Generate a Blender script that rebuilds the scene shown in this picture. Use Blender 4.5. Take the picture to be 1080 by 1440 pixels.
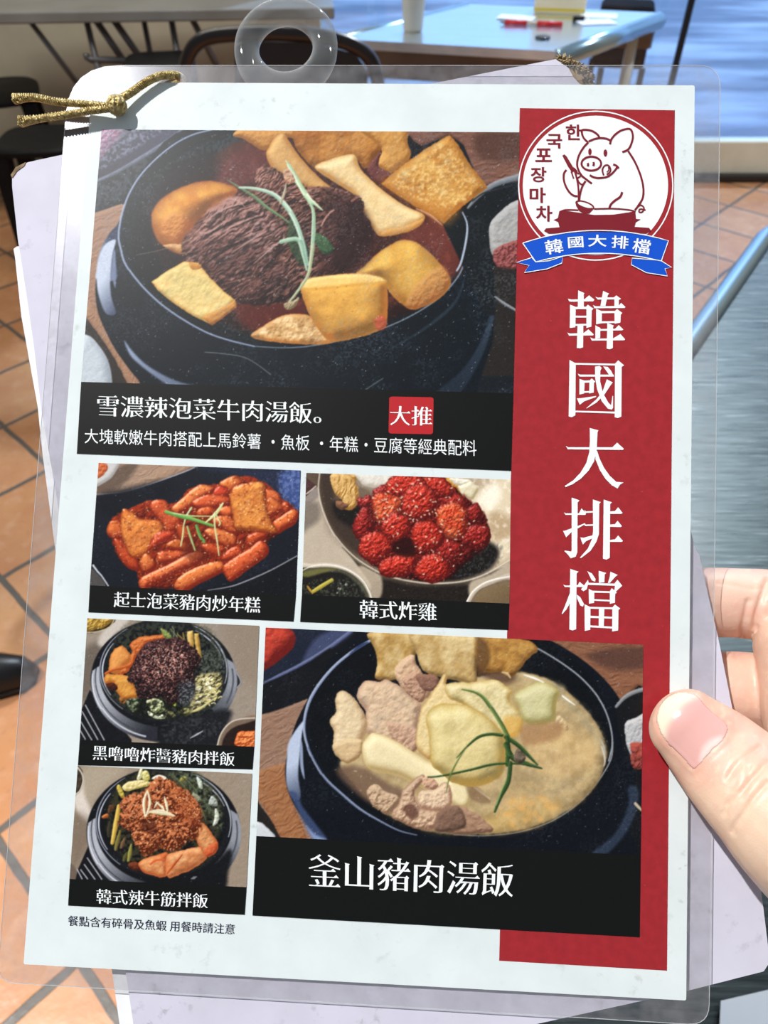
import bpy, bmesh, math, random
import numpy as np
from mathutils import Vector, Matrix
from mathutils.bvhtree import BVHTree
random.seed(4)
for o in list(bpy.data.objects): bpy.data.objects.remove(o)
scene = bpy.context.scene
COL = scene.collection
# ------------------------------------------------------------------ camera, light, exposure
PITCH = math.radians(44); F = 1000.0
CAM = Vector((0, 0, 1.2))
RX, UP, FW = Vector((1, 0, 0)), Vector((0, math.sin(PITCH), math.cos(PITCH))), Vector((0, math.cos(PITCH), -math.sin(PITCH)))
cd = bpy.data.cameras.new('camera'); cam = bpy.data.objects.new('camera', cd); COL.objects.link(cam)
cam.location = CAM; cam.rotation_euler = (math.pi/2-PITCH, 0, 0)
cd.sensor_fit = 'AUTO'; cd.sensor_width = 36; cd.lens = F/1440*36; cd.clip_start = .01
cd.dof.use_dof = True; cd.dof.focus_distance = .183; cd.dof.aperture_fstop = 26
scene.camera = cam
vs = scene.view_settings
vs.view_transform = 'Standard'; vs.look = 'None'; vs.gamma = 1; vs.use_curve_mapping = False; vs.exposure = 0.0
world = bpy.data.worlds.new('world'); scene.world = world; world.use_nodes = True
wn = world.node_tree; wb = wn.nodes['Background']                    # dim room on all sides, open bright street to the front
wt = wn.nodes.new('ShaderNodeTexCoord'); wd = wn.nodes.new('ShaderNodeVectorMath'); wd.operation = 'DOT_PRODUCT'; wd.inputs[1].default_value = (.25, .95, .18)
wr = wn.nodes.new('ShaderNodeValToRGB'); e = wr.color_ramp.elements
e[0].position = .55; e[0].color = (.235, .26, .29, 1); e[1].position = .93; e[1].color = (.95, 1.25, 1.65, 1)
wn.links.new(wt.outputs['Generated'], wd.inputs[0]); wn.links.new(wd.outputs['Value'], wr.inputs[0]); wn.links.new(wr.outputs[0], wb.inputs[0]); wb.inputs[1].default_value = 1.0
def lamp(name, kind, loc, target, energy, color, **k):
    d = bpy.data.lights.new(name, kind); o = bpy.data.objects.new(name, d); COL.objects.link(o)
    o.location = loc; o.rotation_euler = (Vector(target)-Vector(loc)).to_track_quat('-Z', 'Y').to_euler()
    d.energy = energy; d.color = color
    for a, b in k.items(): setattr(d, a, b)
    return o
lamp('skylight_sun', 'SPOT', (-2.85, .05, 6.4), (-.06, .16, .55), 1900, (1, .985, .96), spot_size=math.radians(22), spot_blend=.7, shadow_soft_size=.055)
lamp('street_daylight', 'SPOT', (3.5, 9.5, 10), (2.6, 7.0, 0), 6200, (.80, .90, 1), spot_size=math.radians(75), spot_blend=.5, shadow_soft_size=.2)
lamp('wall_fill', 'AREA', (-.9, 2.3, 2.5), (-.9, 3.2, .4), 26, (1, .95, .86), shape='RECTANGLE', size=1.2, size_y=.6)  # added fill light, no fitting of the room; brightens the back wall and floor
lamp('daylight_front', 'SPOT', (2.2, 2.2, 3.4), (1.75, 3.1, .0), 230, (.84, .91, 1), spot_size=math.radians(70), spot_blend=.7, shadow_soft_size=.08)

# ------------------------------------------------------------------ helpers
def lin(c):
    c = np.array([int(c[i:i+2], 16) for i in (0, 2, 4)])/255 if isinstance(c, str) else np.asarray(c, float)
    return np.where(c <= .04045, c/12.92, ((c+.055)/1.055)**2.4)
def mat(name, color, rough=.5, metal=0, **k):
    m = bpy.data.materials.new(name); m.use_nodes = True
    b = m.node_tree.nodes['Principled BSDF']
    b.inputs['Base Color'].default_value = (*lin(color), 1); b.inputs['Roughness'].default_value = rough; b.inputs['Metallic'].default_value = metal
    for a, v in k.items(): b.inputs[a.replace('_', ' ')].default_value = v
    return m
class Nodes:
    """short hand for adding and wiring nodes of one material"""
    def __init__(s, m): s.t = m.node_tree; s.b = s.t.nodes['Principled BSDF']
    def add(s, kind, ins=None, **k):
        n = s.t.nodes.new('ShaderNode'+kind)
        for a, v in k.items(): setattr(n, a, v)
        for a, v in (ins or {}).items():
            if hasattr(v, 'is_output'): s.t.links.new(v, n.inputs[a])
            else: n.inputs[a].default_value = v
        return n
    def to(s, out, inp): s.t.links.new(out, s.b.inputs[inp])
    def noise(s, scale, detail=4, vec=None, rough=.55, dist=0):
        v = vec or s.add('TexCoord').outputs['Object']
        return s.add('TexNoise', {'Vector': v, 'Scale': scale, 'Detail': detail, 'Roughness': rough, 'Distortion': dist}).outputs[0]
    def ramp(s, fac, stops):
        r = s.add('ValToRGB', {'Fac': fac}); e = r.color_ramp.elements
        while len(e) < len(stops): e.new(.5)
        for q, (p, c) in zip(e, stops): q.position = p; q.color = (*lin(c), 1) if isinstance(c, str) else (c, c, c, 1)
        return r.outputs[0]
    def mix(s, f, a, b, mode='MIX'):
        n = s.add('MixRGB', {'Fac': f}, blend_type=mode)
        for i, v in ((1, a), (2, b)):
            if hasattr(v, 'is_output'): s.t.links.new(v, n.inputs[i])
            else: n.inputs[i].default_value = (*lin(v), 1)
        return n.outputs[0]
    def bump(s, h, strength=.3, dist=.001):
        s.to(s.add('Bump', {'Height': h, 'Strength': strength, 'Distance': dist}).outputs[0], 'Normal')
def noisy(name, c1, c2, scale, rough=.5, metal=0, lo=.35, hi=.65, bump=0, stretch=None, **k):
    m = mat(name, c1, rough, metal, **k); n = Nodes(m); v = n.add('TexCoord').outputs['Object']
    if stretch: v = n.add('Mapping', {'Vector': v, 'Scale': stretch}).outputs[0]
    f = n.noise(scale, 5, v)
    n.to(n.ramp(f, [(lo, c1), (hi, c2)]), 'Base Color')
    if bump: n.bump(f, bump, .002)
    return m
def tag(o, label=None, cat=None, group=None, kind=None):
    if label: o['label'] = label
    if cat: o['category'] = cat
    if group: o['group'] = group
    if kind: o['kind'] = kind
    return o
def thing(name, label, cat, loc, group=None, matrix=None):
    o = bpy.data.objects.new(name, None); COL.objects.link(o); o.empty_display_size = .02
    o.matrix_world = matrix if matrix is not None else Matrix.Translation(loc)
    return tag(o, label, cat, group)
def wm(o):
    m = o.matrix_basis.copy()
    return wm(o.parent) @ m if o.parent else m
def mesh(name, verts, faces, m, parent=None, smooth=False, world=True, origin=None):
    """links ONE mesh object; world vertices are brought into the parent's space (or round the given origin)"""
    me = bpy.data.meshes.new(name)
    v = np.asarray(verts, float).reshape(-1, 3)
    if parent is not None and world:
        inv = np.array(wm(parent).inverted()); v = v @ inv[:3, :3].T+inv[:3, 3]
    o = bpy.data.objects.new(name, me)
    if parent is None and origin is not None:
        v = v-np.array(origin); o.location = origin
    me.from_pydata(v.tolist(), [], [list(f) for f in faces]); me.update()
    bm = bmesh.new(); bm.from_mesh(me); bmesh.ops.recalc_face_normals(bm, faces=bm.faces); bm.to_mesh(me); bm.free()
    if m is not None: me.materials.append(m)
    if smooth:
        me.polygons.foreach_set('use_smooth', [True]*len(me.polygons))
    COL.objects.link(o); o.parent = parent
    return o
class MB:
    """collects shapes that make up one part"""
    def __init__(s): s.v, s.f = [], []
    def add(s, v, f):
        k = len(s.v); s.v += [tuple(p) for p in v]; s.f += [tuple(i+k for i in q) for q in f]; return s
    def box(s, c, d, rot=0, bev=0):
        bm = bmesh.new(); bmesh.ops.create_cube(bm, size=1, matrix=Matrix.Diagonal((*d, 1)))
        if bev: bmesh.ops.bevel(bm, geom=bm.edges[:], offset=bev, segments=3, profile=.5, affect='EDGES')
        bmesh.ops.transform(bm, matrix=Matrix.Translation(c) @ Matrix.Rotation(rot, 4, 'Z'), verts=bm.verts)
        bm.verts.index_update(); s.add([v.co for v in bm.verts], [[v.index for v in f.verts] for f in bm.faces]); bm.free(); return s
    def tube(s, pts, r, seg=12, caps=True, closed=False, flat=None):
        pts = [Vector(p) for p in pts]; n = len(pts); rs = r if hasattr(r, '__len__') else [r]*n
        k0 = len(s.v); up = None
        for i, p in enumerate(pts):
            a = pts[(i-1) % n] if closed else pts[max(i-1, 0)]; b = pts[(i+1) % n] if closed else pts[min(i+1, n-1)]
            t = (b-a).normalized()
            if up is None: up = t.orthogonal().normalized()
            up = (up-t*up.dot(t)).normalized(); w = t.cross(up)
            for j in range(seg):
                q = 2*math.pi*j/seg; s.v.append(tuple(p+(up*math.cos(q)+w*math.sin(q))*rs[i]))
        for i in range(n if closed else n-1):
            for j in range(seg):
                a = k0+i*seg+j; b = k0+i*seg+(j+1) % seg; c = k0+((i+1) % n)*seg+(j+1) % seg; d = k0+((i+1) % n)*seg+j
                s.f.append((a, b, c, d))
        if caps and not closed:
            s.f.append(tuple(range(k0, k0+seg))); s.f.append(tuple(range(k0+(n-1)*seg, k0+n*seg)))
        return s
    def lathe(s, prof, c, seg=32, ax=None):
        """(radius, height) profile spun round an upright axis through c"""
        k0 = len(s.v); A = ax or Matrix.Identity(3)
        for r, h in prof:
            for j in range(seg):
                q = 2*math.pi*j/seg; s.v.append(tuple(Vector(c)+A @ Vector((r*math.cos(q), r*math.sin(q), h))))
        for i in range(len(prof)-1):
            for j in range(seg):
                s.f.append((k0+i*seg+j, k0+i*seg+(j+1) % seg, k0+(i+1)*seg+(j+1) % seg, k0+(i+1)*seg+j))
        s.f.append(tuple(range(k0, k0+seg))); s.f.append(tuple(range(k0+(len(prof)-1)*seg, k0+len(prof)*seg)))
        return s
    def prism(s, pts, off):
        """outline extruded by a vector"""
        n = len(pts); off = Vector(off); a = [Vector(p) for p in pts]
        return s.add(a+[p+off for p in a], [tuple(range(n)), tuple(range(2*n-1, n-1, -1))]+[(i, (i+1) % n, n+(i+1) % n, n+i) for i in range(n)])
    def build(s, name, m, parent=None, smooth=False, origin=None):
        return mesh(name, s.v, s.f, m, parent, smooth, True, origin)
def auto_smooth(o, deg=35):
    me = o.data; me.polygons.foreach_set('use_smooth', [True]*len(me.polygons))
    bm = bmesh.new(); bm.from_mesh(me)
    for e in bm.edges:
        if len(e.link_faces) == 2 and e.calc_face_angle(0) > math.radians(deg): e.smooth = False
    bm.to_mesh(me); bm.free(); return o
def ray(x, y): return RX*((x-540)/F)-UP*((y-720)/F)+FW
def at_z(x, y, z):
    d = ray(x, y); return CAM+d*((z-CAM.z)/d.z)
def at_y(x, y, Y):
    d = ray(x, y); return CAM+d*(Y/d.y)
# the plane of the held menu (its page measures .168 m across)
SC = .8
NRM = (RX*-.03611+UP*.07871+FW*-.99619).normalized()
P0 = CAM+(RX*-.11559-UP*.14500+FW*.22798)*SC
def M(x, y, w=0.0):
    d = ray(x, y); return CAM+d*(((P0+NRM*w)-CAM).dot(NRM)/d.dot(NRM))
UX = (M(965, 1407)-M(33, 1356)).normalized(); VX = NRM.cross(UX)
MENU = Matrix.Translation(P0) @ Matrix((UX, VX, NRM)).transposed().to_4x4()
MINV = MENU.inverted()
def loc(x, y, w=0.0): return MINV @ M(x, y, w)
PX = .19/F                                                             # size of a photo pixel on the page
# ---------------------------------------------------------------------------------------------
# INK OF THE PRINTED DISH PHOTOGRAPHS (flat prints on the menu page; one colour per grid vertex)
# ---------------------------------------------------------------------------------------------
def hx(c):
    if isinstance(c, str):
        return np.array([int(c[i:i+2], 16) for i in (0, 2, 4)], np.float32)/255
    return np.asarray(c, np.float32)
def vnoise(x, y, seed=0):
    xi = np.floor(x).astype(np.int64); yi = np.floor(y).astype(np.int64)
    fx = (x-xi).astype(np.float32); fy = (y-yi).astype(np.float32)
    fx = fx*fx*(3-2*fx); fy = fy*fy*(3-2*fy)
    def h(a, b):
        n = (a*374761393+b*668265263+seed*1274126177) & 0xffffffff
        n = ((n ^ (n >> 13))*1274126177) & 0xffffffff
        return (((n ^ (n >> 16)) & 0xffff)/65535.).astype(np.float32)
    return (h(xi, yi)*(1-fx)+h(xi+1, yi)*fx)*(1-fy)+(h(xi, yi+1)*(1-fx)+h(xi+1, yi+1)*fx)*fy
def fbm(x, y, seed=0, o=4):
    t = 0; a = 0.5
    for k in range(o):
        t = t+a*vnoise(x, y, seed+k*17); x = x*2.03+3.1; y = y*2.03+1.7; a *= .5
    return t/(1-.5**o)
def spline(p, n=5, closed=True):
    p = np.asarray(p, float); m = len(p)
    if m < 3: return p
    out = []
    for i in range(m if closed else m-1):
        g = (lambda k: p[k % m]) if closed else (lambda k: p[min(max(k, 0), m-1)])
        a, b, c, d = g(i-1), g(i), g(i+1), g(i+2)
        for t in np.arange(n)/n:
            out.append(.5*(2*b+(c-a)*t+(2*a-5*b+4*c-d)*t*t+(3*b-a-3*c+d)*t**3))
    if not closed: out.append(p[-1])
    return np.array(out)
def sdist(p, X, Y):
    d = np.full(X.shape, 1e9, np.float32); ins = np.zeros(X.shape, bool); n = len(p)
    for i in range(n):
        x0, y0 = p[i]; x1, y1 = p[(i+1) % n]; ex, ey = x1-x0, y1-y0
        l2 = ex*ex+ey*ey
        if l2 < 1e-9: continue
        t = np.clip(((X-x0)*ex+(Y-y0)*ey)/l2, 0, 1)
        d = np.minimum(d, (X-x0-t*ex)**2+(Y-y0-t*ey)**2)
        if ey != 0:
            c = ((y0 > Y) != (y1 > Y)) & (X < ex*(Y-y0)/ey+x0)
            ins ^= c
    d = np.sqrt(d)
    return np.where(ins, -d, d)
def Z(ox, oy, s):                      # reads a list of points noted on an enlarged crop of the page
    def f(t):
        return [(ox+float(a)/s, oy+float(b)/s) for a, b in (q.split(',') for q in t.split())]
    f.s = s; f.o = (ox, oy)
    return f
def sm(a, b, x):
    t = np.clip((x-a)/(b-a), 0, 1); return t*t*(3-2*t)
LX, LY, LZ = -.42, -.62, .66
def blur(a, r):
    for ax in (0, 1):
        n = a.shape[ax]; q = np.pad(a, [(r+1, r) if k == ax else (0, 0) for k in (0, 1)], mode='edge').cumsum(ax, dtype=np.float64)
        a = ((np.take(q, range(2*r+1, 2*r+1+n), ax)-np.take(q, range(0, n), ax))/(2*r+1)).astype(np.float32)
    return a
class Pic:
    def __init__(s, quad, step=1.0):   # quad: TL TR BR BL
        q = np.array(quad, float)
        w = max(np.hypot(*(q[1]-q[0])), np.hypot(*(q[2]-q[3]))); h = max(np.hypot(*(q[3]-q[0])), np.hypot(*(q[2]-q[1])))
        s.nx = int(w/step)+1; s.ny = int(h/step)+1
        u, v = np.meshgrid(np.linspace(0, 1, s.nx), np.linspace(0, 1, s.ny)); u = u[..., None]; v = v[..., None]
        P = (q[0]*(1-u)+q[1]*u)*(1-v)+(q[3]*(1-u)+q[2]*u)*v
        s.X = P[..., 0].astype(np.float32); s.Y = P[..., 1].astype(np.float32)
        s.C = np.zeros((s.ny, s.nx, 3), np.float32); s.seed = 5
        s.rng = random.Random(7)
    def sl(s, p, pad):
        p = np.asarray(p); a = p.min(0)-pad; b = p.max(0)+pad
        m = (s.X > a[0]) & (s.X < b[0]) & (s.Y > a[1]) & (s.Y < b[1])
        r = np.where(m.any(1))[0]; c = np.where(m.any(0))[0]
        if len(r) < 2 or len(c) < 2: return None
        return slice(r[0], r[-1]+1), slice(c[0], c[-1]+1)
    def put(s, k, m, col):
        m = m[..., None]; s.C[k] = s.C[k]*(1-m)+np.clip(col, 0, 1)*m
    def flat(s, pts, c, aa=1.0, a=1.0, smooth=True, rough=0, rs=6, g=None):
        """a patch of one ink; g=(colour2, x0,y0,x1,y1) runs it over to a second ink"""
        p = spline(pts) if smooth else np.asarray(pts, float)
        k = s.sl(p, aa*2+rough+2)
        if k is None: return
        X, Y = s.X[k], s.Y[k]; s.seed += 1
        d = sdist(p, X, Y)
        if rough: d = d+rough*(fbm(X/rs, Y/rs, s.seed, 3)-.5)*2
        m = sm(aa*.7, -aa*.7, d)*a
        col = hx(c)*np.ones(X.shape+(1,), np.float32)
        if g is not None:
            c2, x0, y0, x1, y1 = g
            t = np.clip(((X-x0)*(x1-x0)+(Y-y0)*(y1-y0))/((x1-x0)**2+(y1-y0)**2), 0, 1)[..., None]
            col = col*(1-t)+hx(c2)*t
        s.put(k, m, col)
    def item(s, pts, cl, cd, ce=None, rnd=14, bump=1.0, bs=6, rough=1.2, rs=5, an=None, k=1.0, aa=1.1, a=1.0, smooth=True, tex=0, ts=4, c3=None, c3s=14, c3t=.5, ew=3, spec=0, L=None, bias=0):
        """one lump of food: domed, bumpy, lit from the upper left as in the print"""
        p = spline(pts) if smooth else np.asarray(pts, float)
        kk = s.sl(p, aa*2+rough+3)
        if kk is None: return
        X, Y = s.X[kk], s.Y[kk]; s.seed += 3
        d = sdist(p, X, Y)
        if rough: d = d+rough*(fbm(X/rs, Y/rs, s.seed, 3)-.5)*2
        m = sm(aa*.7, -aa*.7, d)*a
        if an:
            ca, sa = math.cos(math.radians(an[0])), math.sin(math.radians(an[0]))
            wx, wy = (fbm(X/13, Y/13, s.seed+5, 2)-.5)*14, (fbm(X/13, Y/13, s.seed+6, 2)-.5)*14
            U, V = ((X+wx)*ca+(Y+wy)*sa)/an[1], (-(X+wx)*sa+(Y+wy)*ca)/an[2]
        else: U, V = X/bs, Y/bs
        nz = fbm(U, V, s.seed+1, 4)
        e = np.clip(-d/rnd, 0, 1); H = np.sqrt(np.clip(1-(1-e)**2, 0, 1))*rnd*.75*k
        for _ in range(3): H = blur(H, max(1, int(rnd*.16)))
        H = H+bump*nz*4
        gy, gx = np.gradient(H)
        l = 1/np.sqrt(gx*gx+gy*gy+1)
        lx, ly, lz = L or (LX, LY, LZ)
        sh = np.clip((-gx*lx-gy*ly+lz)*l, 0, 1)
        t = np.clip((sh-.25)/.65+bias, 0, 1)
        if tex: t = np.clip(t+tex*(fbm(X/ts, Y/ts, s.seed+2, 3)-.5)*2, 0, 1)
        t = t[..., None]
        col = hx(cd)*(1-t)+hx(cl)*t
        if c3 is not None:
            w = .8*sm(c3t-.22, c3t+.25, fbm(X/c3s, Y/c3s, s.seed+9, 3))[..., None]
            col = col*(1-w)+(hx(c3)*(.55+.45*t))*w
        if ce is not None:
            w = np.exp(-np.clip(-d, 0, 99)/ew)[..., None]*.8
            col = col*(1-w)+hx(ce)*w
        if spec:
            col = col+spec*sm(.93, 1., sh)[..., None]
        s.put(kk, m, col)
    def line(s, pts, w, cl, cd=None, aa=1.0, a=1.0, smooth=True, fade=0, streak=0):
        """strand or edge line; w = width or (start, middle, end) widths"""
        p = spline(pts, 6, False) if smooth else np.asarray(pts, float)
        w = [w]*3 if np.isscalar(w) else w
        k = s.sl(p, max(w)+3)
        if k is None: return
        X, Y = s.X[k], s.Y[k]; s.seed += 1
        best = np.full(X.shape, 1e9, np.float32); lat = np.zeros(X.shape, np.float32); al = np.zeros(X.shape, np.float32)
        n = len(p)-1
        for i in range(n):
            x0, y0 = p[i]; x1, y1 = p[i+1]; ex, ey = x1-x0, y1-y0; l = math.hypot(ex, ey)
            if l < 1e-6: continue
            t = np.clip(((X-x0)*ex+(Y-y0)*ey)/(l*l), 0, 1); f = (i+t)/n
            r = np.interp(f, [0, .5, 1], w)/2
            dd = np.hypot(X-x0-t*ex, Y-y0-t*ey); d = dd-r
            ls = ((X-x0)*(-ey)+(Y-y0)*ex)/l/np.maximum(r, .3)
            nx, ny = -ey/l, ex/l
            b = d < best
            lat = np.where(b, ls*(1 if (nx*LX+ny*LY) > 0 else -1), lat); al = np.where(b, f, al); best = np.where(b, d, best)
        m = sm(aa*.7, -aa*.7, best)*a
        if fade: m = m*sm(0, fade, al)*sm(0, fade, 1-al)
        if cd is None: col = hx(cl)*np.ones(X.shape+(1,), np.float32)
        else:
            t = np.clip(.5+.5*lat, 0, 1)
            if streak: t = np.clip(t+streak*(vnoise(lat*2.5+9, al*6, s.seed)-.5), 0, 1)
            t = t[..., None]; col = hx(cd)*(1-t)+hx(cl)*t
        s.put(k, m, col)
    def mottle(s, pts, c, scale, thr=.55, soft=.12, a=1.0, aa=3, an=None, o=4, smooth=True):
        """blotches of one ink inside an outline"""
        p = spline(pts) if smooth else np.asarray(pts, float)
        k = s.sl(p, aa*2+2)
        if k is None: return
        X, Y = s.X[k], s.Y[k]; s.seed += 5
        if an:
            ca, sa = math.cos(math.radians(an[0])), math.sin(math.radians(an[0]))
            U, V = (X*ca+Y*sa)/an[1], (-X*sa+Y*ca)/an[2]
        else: U, V = X/scale, Y/scale
        m = sm(aa, -aa, sdist(p, X, Y))*sm(thr-soft, thr+soft, fbm(U, V, s.seed, o))*a
        s.put(k, m, hx(c)*np.ones(X.shape+(1,), np.float32))
    def seeds(s, pts, n, c, l=(1.5, 3), w=1.3, a=.9):
        """sesame seeds and other small grains strewn over an outline"""
        p = np.asarray(pts, float); a0, b0 = p.min(0), p.max(0); q = 0; pp = spline(p)
        while q < n:
            x = s.rng.uniform(a0[0], b0[0]); y = s.rng.uniform(a0[1], b0[1])
            if sdist(pp, np.array([[x]]), np.array([[y]]))[0, 0] < -1:
                t = s.rng.uniform(0, math.pi); r = s.rng.uniform(*l)/2
                cc = hx(c)*s.rng.uniform(.8, 1.08)
                s.line([(x-r*math.cos(t), y-r*math.sin(t)), (x+r*math.cos(t), y+r*math.sin(t))], w, cc, a=a, smooth=False)
            q += 1
    def soften(s, n=1):
        for _ in range(n):
            q = np.pad(s.C, ((1, 1), (1, 1), (0, 0)), mode='edge')
            q = (q[:-2]+4*q[1:-1]+q[2:])/6; s.C = (q[:, :-2]+4*q[:, 1:-1]+q[:, 2:])/6
    def finish(s, sat=.95, con=1.12, piv=.40):
        g = s.C.mean(2, keepdims=True); s.C = np.clip((g+(s.C-g)*sat-piv)*con+piv, .012, 1)
    def grain(s, amp=.02, sc=1.3):
        n = fbm(s.X/sc, s.Y/sc, 91, 2)-.5
        s.C = np.clip(s.C+amp*2*n[..., None], 0, 1)
    def wear(s, n, a=.35, haze=.0, hc='8a96a4', tone=1.0):
        """tiny scuffs of the worn film over the print"""
        x0, y0, x1, y1 = s.X.min(), s.Y.min(), s.X.max(), s.Y.max()
        if haze:
            t = (sm(.35, .8, fbm(s.X/40, s.Y/40, 77, 4))*sm(.4, .7, fbm(s.X/2.2, s.Y/2.2, 78, 2))*haze)[..., None]
            s.C = s.C*(1-t)+hx(hc)*t
        for i in range(n):
            x, y = s.rng.uniform(x0, x1), s.rng.uniform(y0, y1); t = s.rng.uniform(0, 6.3)
            r = abs(s.rng.gauss(0, 1.6))*.6+.3
            s.line([(x, y), (x+r*math.cos(t), y+r*math.sin(t))], .8, 'c8d0d8', a=a*s.rng.uniform(.3, 1), smooth=False)
def ell(cx, cy, rx, ry, n=28, rot=0, a0=0, a1=360):
    c, q = math.cos(math.radians(rot)), math.sin(math.radians(rot)); o = []
    full = abs(a1-a0) >= 360
    for i in range(n):
        t = math.radians(a0+(a1-a0)*i/(n if full else n-1)); x, y = rx*math.cos(t), ry*math.sin(t)
        o.append((cx+x*c-y*q, cy+x*q+y*c))
    return o
def scallion(P, pts, w=(1.5, 5, 1), cl='b9cfb4', cd='5f8a68'):
    P.line(pts, w, cl, cd, streak=.3)
def photo_beef():
    P = Pic([(143, 182), (731, 186), (722, 553), (114, 537)])
    A = Z(100, 160, 3.273); B = Z(400, 160, 3.176); C = Z(100, 340, 3.273); D = Z(400, 340, 3.176)
    full = [(90, 150), (760, 150), (760, 580), (90, 580)]
    P.flat(full, '1b2026', smooth=False)
    # table wood and the dark plate at the upper left
    P.item(A('60,470 140,445 230,415 300,420 300,1400 0,1400'), 'a57f68', '7a5a48', rnd=4, bump=.5, an=(-20, 20, 3), rough=.5, smooth=False, bias=.1)
    P.flat(A('100,60 540,60 440,130 330,195 210,265 100,315'), '2e303c', smooth=False, g=('44465a', 130, 230, 260, 185))
    P.item(A('120,60 230,60 220,110 170,170 120,205'), 'e3a9cb', '7d4a64', rnd=30, bump=2.2, bs=3, rough=5, aa=5, a=.85)  # pink glare at the corner, painted into the ink
    P.mottle(A('130,60 420,60 330,140 200,220 120,250'), '7d8296', 3, thr=.52, a=.7)
    P.line(A('100,318 210,268 330,198 440,130 545,58'), (4, 5.5, 7), '84889c', '474a60', aa=1.6)
    P.mottle(A('110,330 300,210 450,130 330,260 240,380 100,450'), '4d545c', 4, thr=.5, a=.55)
    # small plate and gap at the lower left
    P.flat(C('60,330 100,380 320,720 0,720 0,330'), '332c28', smooth=False)
    P.item(C('-120,430 60,425 130,480 175,560 190,660 185,760 -120,760'), 'ccd2d8', '8f979f', rnd=18, bump=.3, rough=0)
    P.item(C('75,300 110,300 330,680 300,720 275,680 190,520 100,390 70,350'), 'ad8468', '7c5b47', rnd=5, bump=.5, an=(-60, 12, 3))
    # the stone bowl: foot, wall and rim
    P.flat([(164, 318), (144, 350), (135, 395), (136, 430), (146, 460), (168, 500), (206, 545), (260, 575), (640, 580), (672, 540), (695, 480), (703, 420), (700, 340), (690, 270), (600, 200), (470, 172), (330, 168), (230, 200)], '121a22', aa=1.4)
    P.flat(A('215,520 170,560 130,640 118,720 118,760 210,760 200,640'), 'aeb7ca', g=('2a3450', 138, 380, 166, 372), aa=2)
    P.flat(C('150,20 120,110 118,190 130,260 160,330 205,330 185,250 180,160 190,60 205,-10'), 'b8c1d2', aa=2, g=('485068', 140, 400, 172, 424))
    P.flat(C('195,40 190,90 188,160 205,210 205,60'), '6d7794', aa=2)
    P.flat(C('245,455 280,500 340,560 420,610 500,645 590,668 470,668 400,630 320,570 270,520'), '8d99b0', aa=3, g=('555f74', 180, 480, 270, 545))
    P.flat([(694, 330), (698, 400), (680, 470), (650, 520), (605, 560), (640, 560), (676, 505), (697, 440), (704, 380), (702, 330)], '3c4858', aa=3, g=('222c38', 690, 360, 640, 540))
    P.line([(655, 385), (640, 425), (600, 460), (550, 490)], (1, 5, 1), '2f3943', aa=2.5, a=.8)
    # opening and broth
    bowl = [(168, 330), (176, 290), (200, 250), (240, 212), (300, 183), (360, 168), (470, 166), (570, 180), (640, 240), (664, 300), (660, 350), (642, 390), (610, 425), (560, 455), (500, 475), (440, 487), (400, 490), (340, 485), (290, 470), (240, 442), (200, 408), (176, 372)]
    P.flat(bowl, '161b20', aa=1.3)
    P.mottle([(200, 300), (215, 250), (280, 205), (350, 185), (340, 230), (260, 260), (215, 330)], '3d4850', 3.2, thr=.5, a=.65)
    broth = [(205, 340), (220, 290), (280, 240), (330, 200), (420, 170), (560, 190), (640, 250), (655, 310), (652, 355), (632, 395), (590, 432), (540, 452), (470, 472), (400, 478), (330, 462), (270, 425), (225, 385)]
    P.item(broth, '4c2a22', '2a1714', rnd=20, bump=.8, bs=14, rough=3, aa=8, bias=.0)
    P.flat([(300, 250), (330, 215), (380, 205), (375, 240), (340, 262), (310, 268)], '6a3230', aa=12, a=.7)
    P.flat([(560, 340), (600, 310), (640, 320), (650, 370), (630, 390), (600, 350)], '7a3c34', aa=14, a=.7)
    P.flat([(330, 420), (400, 400), (430, 440), (380, 470), (340, 455)], '5e2018', aa=8, a=.7)
    P.mottle(broth, '8f4a3c', 6, thr=.66, a=.3)
    P.flat([(200, 300), (240, 240), (300, 215), (300, 260), (250, 330), (280, 400), (330, 450), (270, 440), (215, 380)], '241a1c', aa=16, a=.85)
    P.flat([(185, 330), (205, 300), (215, 340), (240, 395), (290, 440), (240, 430), (200, 390)], '15171a', aa=5)
    # rim lights
    P.line([(305, 181), (270, 190), (238, 208), (205, 238), (184, 268), (172, 300), (167, 330), (170, 350), (178, 374), (205, 408), (240, 438), (285, 465), (320, 478), (357, 487)], (2, 3.2, 2), 'b0bacf', '64708e', aa=1.2)
    P.line([(357, 487), (400, 489), (440, 486), (500, 474), (560, 453), (612, 423), (642, 392), (654, 365), (659, 335)], (1.2, 1.6, 2.2), '8895a4', aa=1.1, a=.9)
    P.line([(178, 300), (176, 340), (196, 385), (236, 425), (290, 455), (350, 474)], 3, '0d1218', aa=2, a=.7)
    # right: utensil, far dish
    P.item(B('540,75 1060,75 1060,300 960,310 880,330 800,140 740,95 600,150'), '8d6454', '5b3d34', rnd=4, bump=.6, an=(5, 16, 3), rough=.6, bias=-.05, smooth=False)
    P.flat(B('860,90 1060,90 1060,200 880,200'), '50382f', aa=10, a=.8)
    P.flat(B('545,115 615,150 580,195 560,190'), '1a1c20')
    P.flat(B('700,480 800,420 900,350 1060,300 1060,900 900,900'), '181d21', smooth=False, aa=2)
    P.item(B('930,470 1060,390 1060,640 940,640 915,560'), 'b6b4b2', '77736f', rnd=10, bump=.5, rough=.5)
    P.item(B('930,620 990,580 1060,570 1060,680 960,690'), 'a5605c', '5c2c2c', rnd=6, bump=1.6, bs=3)
    P.flat(D('930,110 1060,130 1060,600 880,600 930,450 945,250'), '2a2624', smooth=False, aa=2)
    P.line(B('820,420 870,365 940,315 1060,278'), (3, 7, 9), '9b9fa4', '575c62', aa=1.5)
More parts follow.
